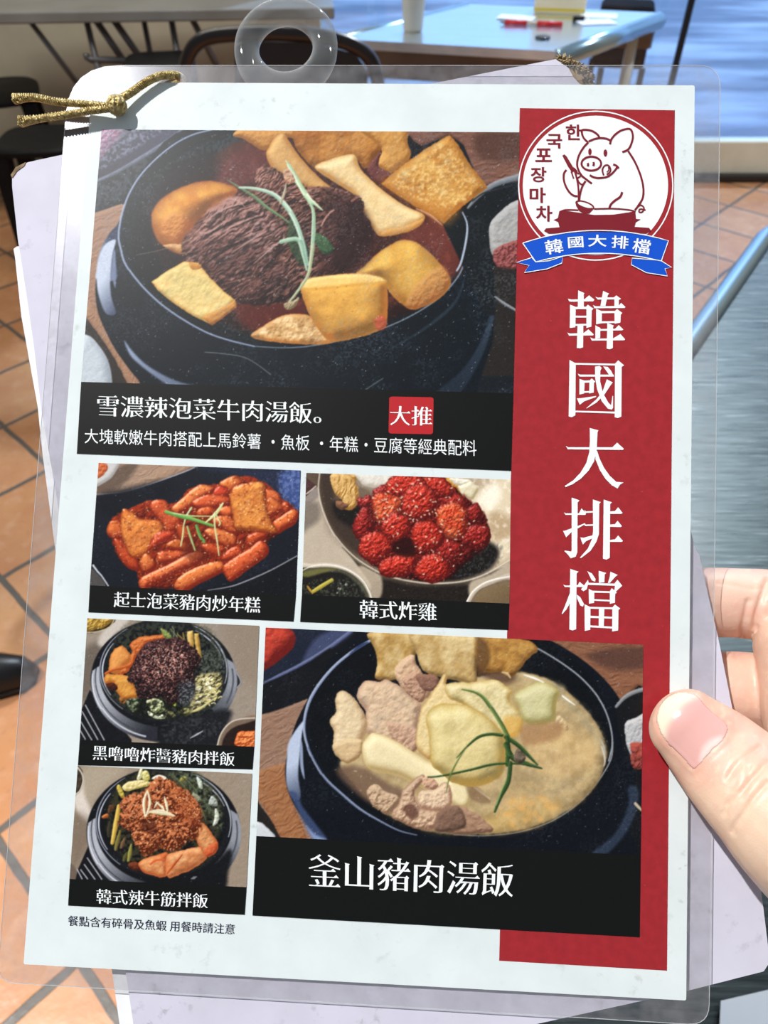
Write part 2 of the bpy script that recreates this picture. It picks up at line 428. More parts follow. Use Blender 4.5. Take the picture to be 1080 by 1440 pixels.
    P.line(B('840,390 900,350 1060,312'), 2, '2b2f33')
    P.line(D('940,245 980,275 1040,310'), (2, 4, 3), 'a8abb0', '5d6166')
    # back fish cakes
    P.item(A('745,100 790,66 960,66 1100,66 1100,130 980,110 900,170 800,120'), 'd29a55', '8f5a26', rnd=12, bump=.4, bs=4, rough=1)
    P.item(B('60,60 340,60 430,140 410,200 360,245 320,205 240,235 140,245 80,190 45,130'), 'd0924a', '8c5622', rnd=14, bump=.45, bs=5, c3='b06a2a', c3s=22)
    P.item(B('330,60 535,62 550,130 562,195 480,265 440,250 412,228 432,150'), 'd8a35a', '98632b', rnd=12, bump=.45, bs=5)
    P.item(B('370,240 430,170 420,235 480,270 440,310 400,300'), '7d4a44', '4a2626', rnd=6, bump=.6)
    # rice cakes
    P.item(A('898,190 912,150 940,105 975,88 1000,120 1040,180 1090,240 1150,300 1250,380 1300,420 1180,400 1080,350 1000,310 930,260'), 'e2b878', '94602e', ce='b4752f', rnd=13, bump=.25, bs=8, ew=2.5, rough=.4)
    P.item(B('135,240 200,205 280,182 318,188 340,245 420,325 530,405 622,450 612,490 560,522 440,547 400,520 350,440 310,365 230,310'), 'f0d9a4', 'a8753c', ce='c48c48', rnd=15, bump=.25, bs=9, ew=2.6, rough=.5, bias=.12)
    P.item(B('440,520 540,500 615,468 612,492 560,524 450,548'), 'e0a964', 'b37a3a', rnd=5, bump=.2, a=.8, aa=2)
    # large square of fish cake
    P.item(B('430,312 520,235 640,150 738,93 775,135 820,215 910,330 840,382 770,435 712,492 650,450 560,400'), 'e6bd6e', 'a5692e', rnd=12, bump=.42, bs=4, rough=1, ew=4, ce='a96c2c', smooth=False, bias=.06, c3='cf8a3c', c3s=22, c3t=.52)
    P.flat(B('430,312 560,400 712,492 780,430 700,380 560,320 500,280'), 'b9742c', aa=14, a=.55)
    P.line(B('590,425 650,455 705,498'), (2, 4, 1.5), 'd8a67c', '8a5038')
    P.mottle(B('470,310 600,220 720,130 860,320 720,420'), 'f0d492', 3.5, thr=.6, a=.5)
    # potatoes
    P.item(A('368,480 385,425 440,372 530,328 620,308 700,318 768,350 720,402 640,452 580,520 530,590 505,645 430,612 385,560'), 'e0a548', '97521f', ce='8d4a1c', rnd=36, bump=.25, bs=9, rough=.8, aa=2.4, ew=6, bias=.16, c3='c97e34', c3s=18)
    P.item(A('425,480 480,455 530,480 520,560 470,590 420,555'), 'd79454', '9c5826', rnd=8, bump=1, bs=4, aa=5, a=.7)
    P.item(A('420,605 500,600 525,620 515,645 470,630'), 'd6a570', '8d5a30', rnd=5, bump=.4)
    P.item(D('318,150 360,105 430,40 500,0 550,-8 610,15 680,80 735,150 738,200 690,255 620,290 560,300 480,240 430,170'), 'e6b758', '99602b', ce='b07334', rnd=32, bump=.2, bs=7, rough=.8, aa=1.6, bias=.14, c3='d3983f', c3s=20)
    P.item(D('600,180 700,110 740,160 720,220 640,280 570,300 540,270'), 'd3985c', '8f5530', rnd=8, bump=.8, bs=4, aa=5, a=.7)
    # braised beef
    beef = A('520,570 600,480 680,440 760,385 850,330 860,260 900,240 990,280 1080,330 1200,345 1330,385 1345,450 1380,520 1320,620 1260,720 1100,830 900,880 700,850 560,760 520,680')
    P.item(beef, '85594c', '241412', rnd=22, bump=2.3, an=(-34, 26, 4.4), rough=4, rs=7, aa=2, tex=.3, ts=5, bias=-.06)
    P.item(A('640,430 800,380 960,500 980,620 800,700 600,720 540,620 600,520'), 'b0837a', '3a211e', rnd=14, bump=2.4, an=(-35, 16, 3.6), rough=4, aa=6, a=.9, tex=.3, ts=5)
    P.item(A('850,330 860,250 930,260 1000,320 960,350 900,350'), 'a87868', '4a2a26', rnd=6, bump=2.2, an=(-60, 8, 2), rough=2)
    P.item(A('980,360 1080,350 1200,340 1340,390 1200,420 1080,420 1000,400'), 'a06f60', '38201c', rnd=8, bump=2.4, an=(10, 12, 2), rough=2)
    P.item(C('520,30 700,-20 900,40 1000,140 900,250 780,280 680,180 590,100'), '7d534c', '2c1918', rnd=10, bump=2, an=(-30, 14, 4), rough=4, aa=7, a=.8, tex=.35, ts=6)
    P.mottle(beef, 'c9a49c', 3, thr=.66, soft=.06, a=.45, an=(-38, 7, 2.2))
    P.mottle(beef, '1e1211', 6, thr=.6, soft=.1, a=.65, an=(-30, 14, 3))
    P.item(B('170,330 330,385 350,440 330,520 250,500 180,430'), '6d453c', '1e100e', rnd=8, bump=2.4, an=(60, 14, 3.4), rough=3, aa=4, a=.9)
    for q in ('560,600 700,520 830,470', '620,690 760,600 900,560', '700,470 800,420 850,400', '640,640 720,610 800,590', '880,720 960,640 1000,600', '760,520 850,480 900,470'): P.line(A(q), (1, 3.5, 1), '1c0f0d', aa=1.6, a=.75)
    for q in ('610,500 700,440 800,410', '660,560 780,500 860,470', '740,640 830,580 900,540', '600,560 660,530 700,500', '840,690 920,620 960,590', '720,390 770,400 800,430'): P.line(A(q), (.8, 2.6, .8), 'bb958c', aa=1.2, a=.8)
    P.flat(B('200,400 330,400 400,540 380,640 300,700 150,700'), '3a1f1e', aa=14, a=.6)
    P.flat(B('230,560 300,400 340,420 400,540 360,620 300,690 220,690'), '2b1818', aa=8, a=.75)
    P.line(B('165,500 190,455 220,430'), 2.2, 'b08478'); P.line(B('300,390 330,370'), 3, '8a5c50')
    # tofu
    P.item(C('370,185 430,140 520,90 585,97 640,165 700,225 755,268 700,330 645,382 560,340 480,290 400,225'), 'eed592', 'b48238', rnd=5, bump=.45, bs=8, rough=.6, ew=2, ce='c08c44', smooth=False, bias=.12, c3='e6cd84', c3s=18)
    P.item(C('755,268 762,300 700,350 650,385 640,380 600,345 680,310'), 'd79a50', '8a5222', rnd=4, bump=.5, rough=.5, smooth=False)
    P.item(C('540,95 585,97 600,120 560,130'), 'cf9448', '94602a', rnd=3)
    P.item(C('830,440 880,390 960,345 1020,332 1090,338 1130,370 1200,440 1180,470 1000,468'), 'f0dcae', 'b57436', ce='ba7636', rnd=8, bump=.7, bs=5, rough=.8, ew=2.5, c3='d09a5c', c3s=9)
    # potato in front
    P.item(D('70,195 110,165 200,150 320,142 430,160 455,190 462,270 455,370 420,398 330,428 210,445 150,390 100,300'), 'f0bd58', 'a8662a', ce='b8732e', rnd=30, bump=.2, bs=9, rough=.7, bias=.06, c3='dda04a', c3s=22)
    P.item(D('75,190 130,160 320,142 430,160 445,185 300,200 180,215 90,215'), 'f6dd96', 'd09a44', rnd=6, bump=.3, a=.8, aa=3)
    P.item(D('400,350 440,330 460,370 420,395'), 'cc5a48', '98402c', rnd=5, aa=4, a=.8)
    P.seeds(D('120,200 430,190 440,370 230,420'), 16, 'a5682a', (1, 2), 1.3, .6)
    # spring onion
    P.item(A('1010,480 1060,560 1100,640 1060,700 1000,600'), '41583c', '1d2a20', rnd=5, a=.9)
    P.item(B('130,540 170,540 220,600 190,632 150,600'), '4f7048', '24382a', rnd=4, bump=1, an=(50, 8, 1.5))
    scallion(P, A('720,305 760,330 840,380 900,430 960,470 1000,500'), (1, 5, 2), '7f9a70', '45603f')
    scallion(P, A('775,340 850,345 930,370 985,420 1030,490 1065,590 1085,690'), (3, 7, 6), 'cfe0cc', '7da08a')
    scallion(P, D('-15,0 60,-10 85,60 100,125'), (6, 6, 3), 'c0d6bd', '6f957c')
    scallion(P, A('990,215 1020,280 1060,340 1110,410'), (1.5, 7, 5), 'dde6c8', '8dae80')
    scallion(P, B('20,230 60,300 100,370 140,405 172,432'), (5, 7, 1), 'dfe8cc', '94b58c')
    scallion(P, B('105,390 128,430 130,520 120,640 112,690'), (3, 6, 4), 'c7d8bc', '759a78')
    scallion(P, D('128,20 118,90 105,150 60,220 20,270'), (5, 4.5, 3), 'c9cfae', '7f8a62')
    scallion(P, A('990,320 980,370 965,410'), (1.5, 4, 3), 'c9c0a4', '8a7c66')
    P.item(D('-5,280 30,265 65,250 50,290 15,305'), 'b9a888', '6d5c40', rnd=4, bump=1, an=(-35, 8, 1.5))
    P.item(A('975,260 1010,265 1030,310 990,320'), 'd2a988', '8f6048', rnd=4, bump=1.5, bs=3)
    P.line(B('795,440 815,490 812,560 790,660 770,700'), (1.5, 3, 2.5), 'a9b4c6')
    P.line(C('615,508 700,515 790,530 850,560 920,612'), 1, '9aa0a0', a=.8)
    P.line(D('355,665 440,610'), .9, 'a0a4a4', a=.7)
    P.line(A('300,650 420,625 520,590 560,570'), .9, 'b09a80', a=.6)
    P.seeds([(250, 250), (640, 250), (640, 430), (300, 430)], 60, 'e8c8a0', (.6, 1.2), 1, .6)
    P.soften(1); P.finish()
    P.wear(950, .6, .22)
    P.grain(.03)
    return P
def photo_rice_cakes():
    P = Pic([(138.7, 650.9), (422.8, 661.5), (416, 838), (126.3, 823)], .9)
    z = Z(120, 640, 3.484)
    P.flat(z('-50,-50 1200,-50 1200,900 -50,900'), '191c26', smooth=False)
    P.item(z('40,200 40,20 560,40 545,57 420,107 300,147 180,180'), 'b09078', '7d6453', rnd=4, bump=.5, an=(-25, 14, 3), smooth=False, bias=.1)
    P.flat(z('150,60 260,40 200,130 120,180 60,190 60,130'), '59493f', aa=7, a=.8)
    P.item(z('40,20 160,30 150,80 110,125 40,150'), 'd8d6d4', '9a9592', rnd=6, bump=.1, rough=.2)
    P.item(z('50,35 105,45 108,70 85,100 50,115'), 'd9784a', '9c4a24', rnd=5, bump=1, bs=3)
    P.line(z('55,192 180,182 300,148 420,106 500,76 548,54'), (1.2, 1.8, 1.6), '9a9aa0')
    P.flat(z('560,60 1060,80 1060,240 980,250 900,160 700,90'), '232a40', aa=10, a=.9)
    P.flat(z('960,90 1060,80 1060,270 1010,240 960,180'), '3d4f86', aa=10, a=.9)
    P.mottle(z('940,90 1060,80 1060,270 980,240'), '6d80b4', 3, thr=.55, a=.6)
    P.flat(z('60,200 420,130 400,200 250,250 120,300'), '0f131c', aa=12, a=.8)
    P.flat(z('560,660 760,620 900,560 1040,490 1040,720 560,720'), '14151a', aa=2, smooth=False)
    P.line(z('600,662 690,648 760,628 900,568 1040,492'), (1, 2, 1.6), '8d8d95')
    P.line(z('38,540 60,570 80,592 112,640'), (2.6, 2, 1.6), 'c8cad0')
    P.flat(z('20,560 50,570 100,640 20,660'), '4d4a48', aa=2)
    O = dict(rnd=11, bump=.28, bs=5, rough=.6, spec=.3)
    def cake(t, cl='ee7c42', cd='7c2410', **k): P.item(z(t), cl, cd, ce='6a1c0c', ew=2.0, **dict(O, **k))
    heap = z('120,330 200,270 330,220 430,240 520,160 640,140 740,100 870,130 980,230 1040,270 1010,340 900,420 880,490 720,610 640,560 480,650 280,640 250,560 160,500')
    P.item(heap, '9c3416', '4a140a', rnd=10, bump=1.4, bs=5, rough=3, aa=2)
    cake('655,140 730,100 772,128 760,160 720,190 690,185', 'ea8440')
    cake('620,185 655,152 698,160 705,195 680,215 630,210', 'd4482c')
    cake('880,170 940,180 965,230 930,250 890,240')
    cake('880,235 920,208 978,262 940,290 900,302', 'e8813e')
    cake('960,240 992,228 1006,268 985,290 968,275', 'd25a2c')
    cake('915,335 960,300 1022,264 1046,292 1025,340 980,365 945,385', 'ea7a3c')
    cake('420,262 470,215 520,170 570,143 632,158 620,190 560,235 500,275 450,300', 'ee8c4c')
    cake('520,232 600,192 700,205 712,235 640,262 560,270', 'e2683a')
    cake('550,270 610,250 640,280 600,310 550,305', 'd9652e')
    cake('650,265 720,250 730,300 680,310')
    cake('315,262 335,222 392,222 425,275 470,320 462,362 405,382 370,335', 'e4693a')
    cake('620,330 650,300 705,298 748,350 742,392 690,380', 'ea8144')
    cake('580,372 640,356 738,394 738,450 690,455 620,420', 'ec8a4a')
    cake('700,465 745,445 770,465 760,505 690,520 665,505', 'da5a30')
    cake('390,442 460,408 520,458 505,480 430,470', 'c9682e')
    cake('450,340 500,350 520,400 480,430 450,390', 'c85a2a')
    cake('790,400 850,375 890,390 850,430 800,450', 'cf5a2c')
    cake('570,440 640,430 690,460 650,500 590,480', 'd0582c')
    cake('105,382 115,332 150,318 188,342 192,398 140,412', 'ec8140')
    cake('138,412 190,428 250,502 268,560 215,558 168,505', 'd85a2e')
    cake('180,268 230,278 270,310 362,320 388,372 345,452 262,506 215,492 192,432 172,380', 'f4a04e', '9a4416', bump=.45, c3='e07a38', c3s=12, bias=.06)
    cake('350,380 440,375 400,420 330,455 300,470', 'df5a38', '8e2716')
    cake('265,522 300,480 345,520 338,562 290,582', 'ea8848')
    cake('348,492 385,468 505,474 440,525 360,532', 'e26a3a')
    cake('262,642 275,600 400,540 520,476 576,478 576,520 450,580 330,640 290,660', 'f0824a')
    cake('438,655 446,610 520,560 640,520 682,532 676,572 560,632 490,670', 'ee8a48')
    cake('672,560 690,530 800,460 860,418 897,448 890,492 800,560 722,617 692,605', 'ea6e3c')
    cake('705,202 742,150 872,134 886,240 912,320 937,382 850,376 740,366 720,300', 'f4a852', '9c4a18', bump=.45, c3='e2803a', c3s=12, bias=.06)
    P.mottle(heap, 'ffc894', 2.2, thr=.74, soft=.05, a=.6)
    P.mottle(heap, '6a1a0c', 4, thr=.7, soft=.08, a=.5)
    P.flat(z('500,430 560,440 600,500 540,520 470,480'), '5a1d10', aa=6, a=.6)
    P.seeds(heap, 130, 'f6d9a8', (1.1, 2), 1.2, .85)
    scallion(P, z('482,345 478,390 468,445'), (2, 2.4, 2), 'e6eac0', '9aa860')
    scallion(P, z('500,350 515,400 538,466'), (2.6, 3, 2), 'c4d49a', '6a8a44')
    scallion(P, z('520,258 495,300 480,350'), (2.6, 2.6, 1.5), 'e4ecc8', '93a86a')
    scallion(P, z('545,345 560,390 582,425'), (4, 5, 4), '84b45c', '3f6a30')
    scallion(P, z('395,278 450,295 520,312 622,346'), (4.5, 6, 4), '8ec466', '4a7a38')
    scallion(P, z('430,285 520,298 620,300'), (2, 2, 1.4), 'dbe8b8', '8aa85c')
    scallion(P, z('674,236 640,285 590,330'), (2.5, 5, 2), 'f0eec6', 'a8b060')
    scallion(P, z('636,280 634,340 646,420 655,492'), (2.2, 2.6, 1.6), 'e9e8bc', '9da060')
    scallion(P, z('640,290 660,330 655,345'), 2, 'e9e8bc', '9da060')
    P.soften(1); P.finish(); P.wear(160, .5, .10); P.grain(.03)
    return P
def photo_fried_chicken():
    P = Pic([(430.8, 665), (718.4, 674.5), (716.4, 848.7), (424.5, 836.4)], .9)
    z = Z(415, 655, 3.484)
    P.flat(z('-50,-50 1200,-50 1200,900 -50,900'), 'a5978a', smooth=False)
    P.item(z('20,150 130,130 180,330 280,440 420,530 420,700 20,700'), 'c4b5a0', '9c8c7a', rnd=14, bump=.3, bs=20, aa=3, rough=0)
    P.flat(z('20,30 130,30 120,140 60,190 20,170'), '8c8078', aa=3)
    P.flat(z('30,200 110,180 120,260 60,310 30,330'), '6f645c', aa=8, a=.8)
    P.item(z('30,20 120,20 112,90 80,125 30,150'), '5c3a3a', '38211f', rnd=4, bump=.4)
    P.line(z('55,138 90,110 112,85 124,35'), 2, 'c0b5a8')
    # steel bowl
    bowl = z('120,20 114,110 128,190 165,290 215,370 280,440 350,490 430,532 520,558 620,574 700,576 800,570 880,552 960,520 1060,462 1100,300 1100,20')
    P.flat(bowl, '30281f')
    P.flat(z('240,400 330,480 430,532 520,558 640,576 780,572 880,552 1060,462 1060,720 380,720 380,600'), '4a4035', aa=2)
    P.flat(z('400,560 600,590 820,585 900,600 840,700 400,700'), '241d19', aa=5)
    P.flat(z('860,570 960,530 1060,470 1060,560 930,600 860,640'), 'b0a08a', aa=4)
    P.flat(z('340,490 420,540 420,640 360,640 300,520'), 'c0ae96', aa=4, a=.8)
    P.flat(bowl, '5b4a3c', g=('bca78c', 460, 700, 700, 690))
    P.flat(z('125,40 190,40 200,200 300,330 330,440 260,400 180,300 135,180'), '40332b', aa=8)
    P.flat(z('310,30 600,40 560,120 400,130 340,110 300,90'), '8d7d6c', aa=5)
    P.flat(z('860,160 960,80 1060,60 1060,420 960,440 940,300 880,200'), 'd6c4a6', aa=12)
    P.flat(z('900,150 980,90 1010,140 960,220 920,200'), 'f0e6d2', aa=10, a=.9)
    P.flat(z('960,230 1060,260 1060,340 960,360'), 'a88a66', aa=10, a=.7)
    P.mottle(z('880,60 1060,60 1060,420 960,430 900,220'), 'f2e8d6', 5, thr=.6, a=.5)
    P.flat(z('700,420 800,380 940,370 1000,420 960,500 860,550 740,570 560,560 420,500 340,440 300,330 200,250 190,180 300,180 500,300 700,330'), '1d1716', aa=7)
    P.mottle(z('750,420 1000,380 980,500 780,560'), '4a5450', 2.2, thr=.6, a=.55)
    P.line(z('122,30 115,110 130,195 167,292 216,370 282,440 352,490 432,532 522,558 622,574 702,577 802,570 882,552 962,518 1060,460'), (2, 2.2, 2.4), 'e6dac8', '8f8270')
    P.line(z('230,400 300,465 400,525 450,545'), (1, 2, 1), '6a5c4c')
    # pickles at the back
    P.item(z('178,40 300,40 296,80 312,120 304,190 272,217 225,205 232,170 192,130'), 'e8bf7c', '94682e', rnd=9, bump=1.2, an=(85, 9, 2.4), rough=1)
    P.item(z('200,170 260,190 240,215 205,205'), '9a6c4c', '55382a', rnd=5)
    P.item(z('310,30 560,40 500,75 430,108 350,102 320,80'), 'ece6dc', 'b0a494', rnd=8, bump=.4, rough=.6)
    P.item(z('560,45 650,50 630,75 590,82'), 'f0e0d0', 'bda48e', rnd=5)
    P.item(z('690,55 780,58 815,90 812,140 770,130 720,95'), 'dea64e', '93601e', rnd=7, bump=.5)
    P.item(z('760,60 860,70 830,100 790,95'), 'efe8d6', 'b5a68e', rnd=5)
    P.item(z('800,100 862,74 902,112 872,168 812,142'), 'efe6cc', 'a8966e', rnd=6, bump=.3, smooth=False)
    # glazed chicken
    ch = [(355, 180, 42, 32, 0, 0), (430, 135, 44, 34, 0, 0), (335, 290, 48, 78, 5, 0), (880, 235, 42, 55, 0, 0), (770, 170, 66, 46, 15, 1),
          (690, 105, 84, 50, 10, 2), (540, 105, 105, 62, -5, 2), (610, 185, 82, 88, 15, 2), (760, 425, 62, 66, 0, 0), (885, 348, 74, 58, 0, 0), (450, 210, 76, 76, 10, 3), (495, 300, 64, 72, 10, 2),
          (775, 265, 76, 88, 10, 3), (395, 395, 74, 78, 10, 2), (650, 345, 82, 74, 30, 2), (500, 488, 88, 56, -12, 2), (672, 505, 80, 68, 10, 2)]
    C = [('b02e28', '4a100e'), ('c23a30', '5a1210'), ('d8402e', '64120e'), ('e8562e', '701a10')]
    P.item(z('320,230 420,110 540,50 700,55 820,140 930,240 950,370 830,480 740,560 600,560 440,520 340,430'), '7a1c18', '2e0a09', rnd=10, bump=1.5, bs=4, rough=4, aa=3)
    for i, (x, y, a, b, r, q) in enumerate(ch):
        rr = P.rng
        pts = [(px+rr.uniform(-10, 10), py+rr.uniform(-10, 10)) for px, py in ell(x, y, a*1.07, b*1.07, 9, r)]
        P.item([(415+px/3.484, 655+py/3.484) for px, py in pts], C[q][0], C[q][1], ce='4a0e0c', ew=3.2, rnd=15, bump=1.3, bs=3.0, rough=1.6, rs=4, spec=.25, c3='ff8a58' if q == 3 else None, c3s=9, c3t=.55)
    heap = z('290,220 340,150 430,110 520,50 690,55 800,130 850,210 940,300 930,390 820,470 740,560 620,570 420,520 330,440')
    P.mottle(heap, 'ff9c84', 1.6, thr=.74, soft=.05, a=.7)
    P.flat(z('480,380 560,350 590,420 560,450 490,430'), '2a0c0b', aa=5, a=.85)
    P.seeds(z('400,150 520,60 690,60 800,130 840,300 780,420 700,470 560,420 420,330 380,230'), 120, 'f8e4c4', (1.4, 2.6), 1.4, .95)
    P.seeds(heap, 36, 'f8e4c4', (1.4, 2.6), 1.4, .9)
    # side dishes
    P.item(z('10,500 90,480 180,478 260,500 330,550 370,610 385,650 385,720 10,720'), 'cfc2b0', '8a7d6c', rnd=5, bump=0, rough=0)
    P.flat(z('10,520 90,500 180,498 260,520 320,565 355,620 365,660 365,720 10,720'), '4e4a3a', aa=1.5)
    P.flat(z('10,560 90,530 180,520 240,530 300,575 345,640 345,720 10,720'), '1e1b18', aa=3)
    P.flat(z('20,530 110,505 200,505 150,520 60,545'), '6d6a3a', aa=3, a=.9)
    P.line(z('22,520 90,490 180,487 260,510 328,558 362,615 375,655'), (1, 1.6, 1.4), 'f0e6d8')
    P.mottle(z('40,570 300,560 330,680 40,680'), '56604c', 2.4, thr=.6, a=.6)
    P.line(z('90,615 130,590 180,560'), (5, 6, 5), 'd8c95e', '8a7a26'); P.line(z('60,590 85,625'), (2, 3, 2), 'b88a34')
    P.seeds(z('190,570 260,580 250,640 190,620'), 14, 'c8c4b4', (1, 1.8), 1.2)
    P.item(z('838,670 870,615 920,575 980,552 1060,538 1060,720 838,720'), 'c2b4a0', '85776a', rnd=4, bump=0, rough=0)
    P.flat(z('860,670 890,620 940,590 1060,562 1060,720 860,720'), 'a08a66', aa=2, g=('6a563e', 900, 600, 960, 690))
    P.line(z('842,665 870,617 920,578 980,556 1055,542'), 2, 'eee6da')
    P.line(z('862,668 905,610 980,580 1055,562'), 1.2, '6a5d50')
    P.soften(1); P.finish(); P.wear(160, .45, .08); P.grain(.03)
    return P
def stone_bowl(P, z, cx, cy, rx, ry, x0, side):
    """black stone bowl seen from above: silvered foot at the left, dark inside, light rim lines"""
    e = lambda a, b, dy=0, a0=0, a1=360, dx=0: [(z.o[0]+x/z.s, z.o[1]+y/z.s) for x, y in ell(cx+dx, cy+dy, a, b, 30, 0, a0, a1)]
    P.flat(e(rx+48, ry+55, 55), '14161a', aa=1.6)
    P.flat(e(rx+44, ry+54, 62, 95, 190)+e(rx-2, ry+8, 22, 190, 95), 'a6a8b0', aa=1.6, smooth=False, g=('2c2d34', z.o[0]+(cx-360)/z.s, z.o[1]+(cy+180)/z.s, z.o[0]+(cx-150)/z.s, z.o[1]+(cy+400)/z.s))
    P.line(e(rx+22, ry+30, 45, 110, 190), 1.6, '3e3f46', aa=1.4)
    P.line(e(rx+36, ry+44, 52, 105, 185), 2.4, 'e8e9ee', '8a8c94', aa=1.6)
    P.flat(e(rx+52, ry+40, 60, -18, 42)+e(rx+2, ry+6, 18, 42, -18), '8a8c94', aa=1.8, smooth=False, g=('2a2c32', z.o[0]+(cx+rx)/z.s, z.o[1]+(cy+80)/z.s, z.o[0]+(cx+rx-40)/z.s, z.o[1]+(cy+330)/z.s))
    P.line(e(rx+30, ry+30, 50, -10, 25), 2, '46484f', aa=1.5)
    P.flat(e(rx, ry), '1b1c20', aa=1.2)
    P.line(e(rx-4, ry-4, 0, 130, 235), (1, 1.8, 1), '9296a4'); P.line(e(rx-18, ry-18, 4, 150, 215), (1, 2.2, 1), 'c3c8d4')
    P.line(e(rx-5, ry-5, 0, -62, 15), (1.2, 2.4, 1.2), 'd0d3da', '787c86'); P.line(e(rx-20, ry-20, 5, -58, -20), (1, 2, 1), 'b4b7bd')
    P.flat(e(rx-34, ry-34, 8), '111214', aa=4)
def photo_black_bean():
    P = Pic([(123, 869.5), (364.5, 880), (357.5, 1050), (112, 1041)], .85)
    z = Z(100, 860, 4)
    P.item(z('0,0 1200,0 1200,900 0,900'), '9b8e80', '857769', rnd=3, bump=.5, bs=6, smooth=False, rough=0)
    P.flat(z('860,60 1100,60 1100,420 960,380 880,220'), '8a7a6a', aa=20, a=.8)
    P.flat(z('60,230 180,180 160,330 110,450 60,500'), '62574e', aa=10, a=.8)
    P.flat(z('180,110 250,40 330,40 230,150 190,200 150,180'), 'c2b8ae', aa=6, a=.9)
    P.item(z('60,20 245,30 215,85 150,112 60,118'), '3c342a', '1e1a15', rnd=3)
    P.item(z('70,20 232,35 200,80 140,102 70,106'), 'd8b45c', '7a5a1c', rnd=6, bump=1.6, bs=3)
    P.line(z('70,118 150,112 215,86 245,40'), 1.6, 'b8a888')
    P.flat(z('20,760 55,560 105,440 160,500 340,720 340,800 20,800'), '17171c', aa=1.4, smooth=False)
    for a in ('62,562 150,720', '80,526 186,722', '50,612 116,722', '40,650 80,718'):
        P.line(z(a), 1.3, 'c6c6cc', smooth=False)
    P.flat(z('880,290 915,320 955,395 940,420 900,500 870,420'), '2c2a2c', aa=1.5)
    P.line(z('885,292 920,325 955,392 935,430'), 2, 'b4b2b4', '6d6b6e')
    stone_bowl(P, z, 520, 330, 362, 288, 155, 0)
    P.flat(z('560,640 800,560 900,560 880,640 830,760 500,760'), '1d1e22', aa=8)
    P.mottle(z('520,620 760,600 860,640 700,740 540,740'), '4a4c50', 3, thr=.55, a=.5)
    P.line(z('670,712 710,690 740,672'), (1, 2.5, 1), 'a8aab0')
    # greens, kimchi, sticks
    P.mottle(z('300,90 700,70 840,200 860,400 780,560 500,600 300,540 200,400'), '3b4034', 3, thr=.48, a=.8, aa=8)
    P.mottle(z('720,230 860,230 850,360 740,350'), '70756c', 2.2, thr=.55, a=.6)
    P.item(z('330,185 380,145 450,135 520,130 560,150 450,170 400,215 350,290 320,340 270,350 300,280 345,230'), 'df8c4e', '9c431a', rnd=6, bump=1.0, bs=4, ew=2, ce='a8481c')
    P.item(z('505,95 540,110 570,150 560,165 520,140'), '9aa45a', '4d5a2c', rnd=4)
    for a in ('575,160 580,110 570,85', '590,170 600,120', '600,150 560,100'): P.line(z(a), 1.5, '8e9474', '4a4e38')
    P.item(z('210,320 222,250 250,205 290,193 330,235 335,275 300,310 262,352 225,345'), 'eca85e', 'a3602a', rnd=9, bump=.4, bs=6, ew=2.5, ce='b4622a')
    P.item(z('185,372 200,345 235,352 330,362 352,410 380,468 350,490 290,492 250,440 230,400 195,405'), 'e6ac54', '9c5c20', rnd=8, bump=.5, bs=6, ew=2.5, ce='b05a22')
    P.item(z('200,405 240,402 262,430 240,445 205,430'), '5d2a1c', '2a1410', rnd=3)
    P.line(z('192,350 230,330 330,300 352,250'), (3, 4, 2), 'e0783a', '8c3a18')
    P.item(z('650,112 684,108 692,205 660,192'), 'e8c67e', '9a7430', rnd=5, bump=.2, smooth=False)
    P.item(z('690,122 716,122 735,262 706,250'), 'dcb868', '8c6628', rnd=5, bump=.2, smooth=False)
    for a in ('600,130 660,185', '630,120 640,170'): P.line(z(a), 2, 'a88c50', '5d4a26')
    # bean sprouts
    sp = z('692,380 740,350 830,345 850,420 810,490 740,545 680,560 670,510 700,440')
    P.item(sp, 'b4a878', '3a3624', rnd=7, bump=2.2, bs=3, rough=3, aa=3)
    for i in range(46):
        x, y = P.rng.uniform(690, 830), P.rng.uniform(360, 520); t = P.rng.uniform(-1.2, .6); l = P.rng.uniform(14, 34)
        if x-y > 420 or x+y < 1080: continue
        P.line(z(f'{x},{y} {x+l*.5*math.cos(t)+4},{y+l*.5*math.sin(t)-5} {x+l*math.cos(t)},{y+l*math.sin(t)}'), P.rng.uniform(1.2, 2.6), P.rng.choice(['fbf4d8', 'eadfae', 'd9cd88', 'f4e7a0']), 'a89a58')
    P.line(z('670,565 720,548 790,500'), (2, 4, 2), 'e8dfa8', 'a09452')
    P.seeds(z('700,380 820,370 800,480 700,520'), 14, 'fffdf0', (1.5, 2.5), 1.8, .9)
    # greens along the front
    for a, c, d in (('305,500 350,485 382,490 380,540 350,565 320,530', '8f9a7c', '39412c'), ('425,500 480,490 520,510 525,560 470,570 440,545', 'd9dbb4', '5d6638'), ('540,500 560,475 582,490 588,535 560,515', 'c9d25c', '7a8a2c'), ('430,560 470,575 525,582 525,600 460,598', 'f0efd8', '9aa07a'), ('600,560 650,545 680,570 640,590', 'a9a46c', '4d4a2a'), ('530,560 570,560 590,590 540,595', '8e8a62', '3a3824'), ('275,480 310,490 300,520 275,510', 'b0723c', '6a3c1c')):
        P.item(z(a), c, d, rnd=4, bump=1.2, bs=3, rough=1.2)
    P.mottle(z('290,500 420,490 680,560 560,600 400,590 310,550'), '15170f', 3, thr=.52, a=.8)
    # black bean pork
    heap = z('320,385 350,300 385,225 450,165 560,148 640,165 700,215 728,270 692,340 692,405 640,430 612,495 560,520 500,478 440,492 372,472 372,420')
    P.item(heap, '4a2a2b', '150b0d', rnd=20, bump=2.4, bs=3, rough=3, rs=4, aa=1.6, spec=.1)
    P.mottle(heap, '9a645c', 1.5, thr=.62, soft=.05, a=.7, o=3)
    P.mottle(heap, '1c1114', 1.9, thr=.58, soft=.05, a=.8, o=3)
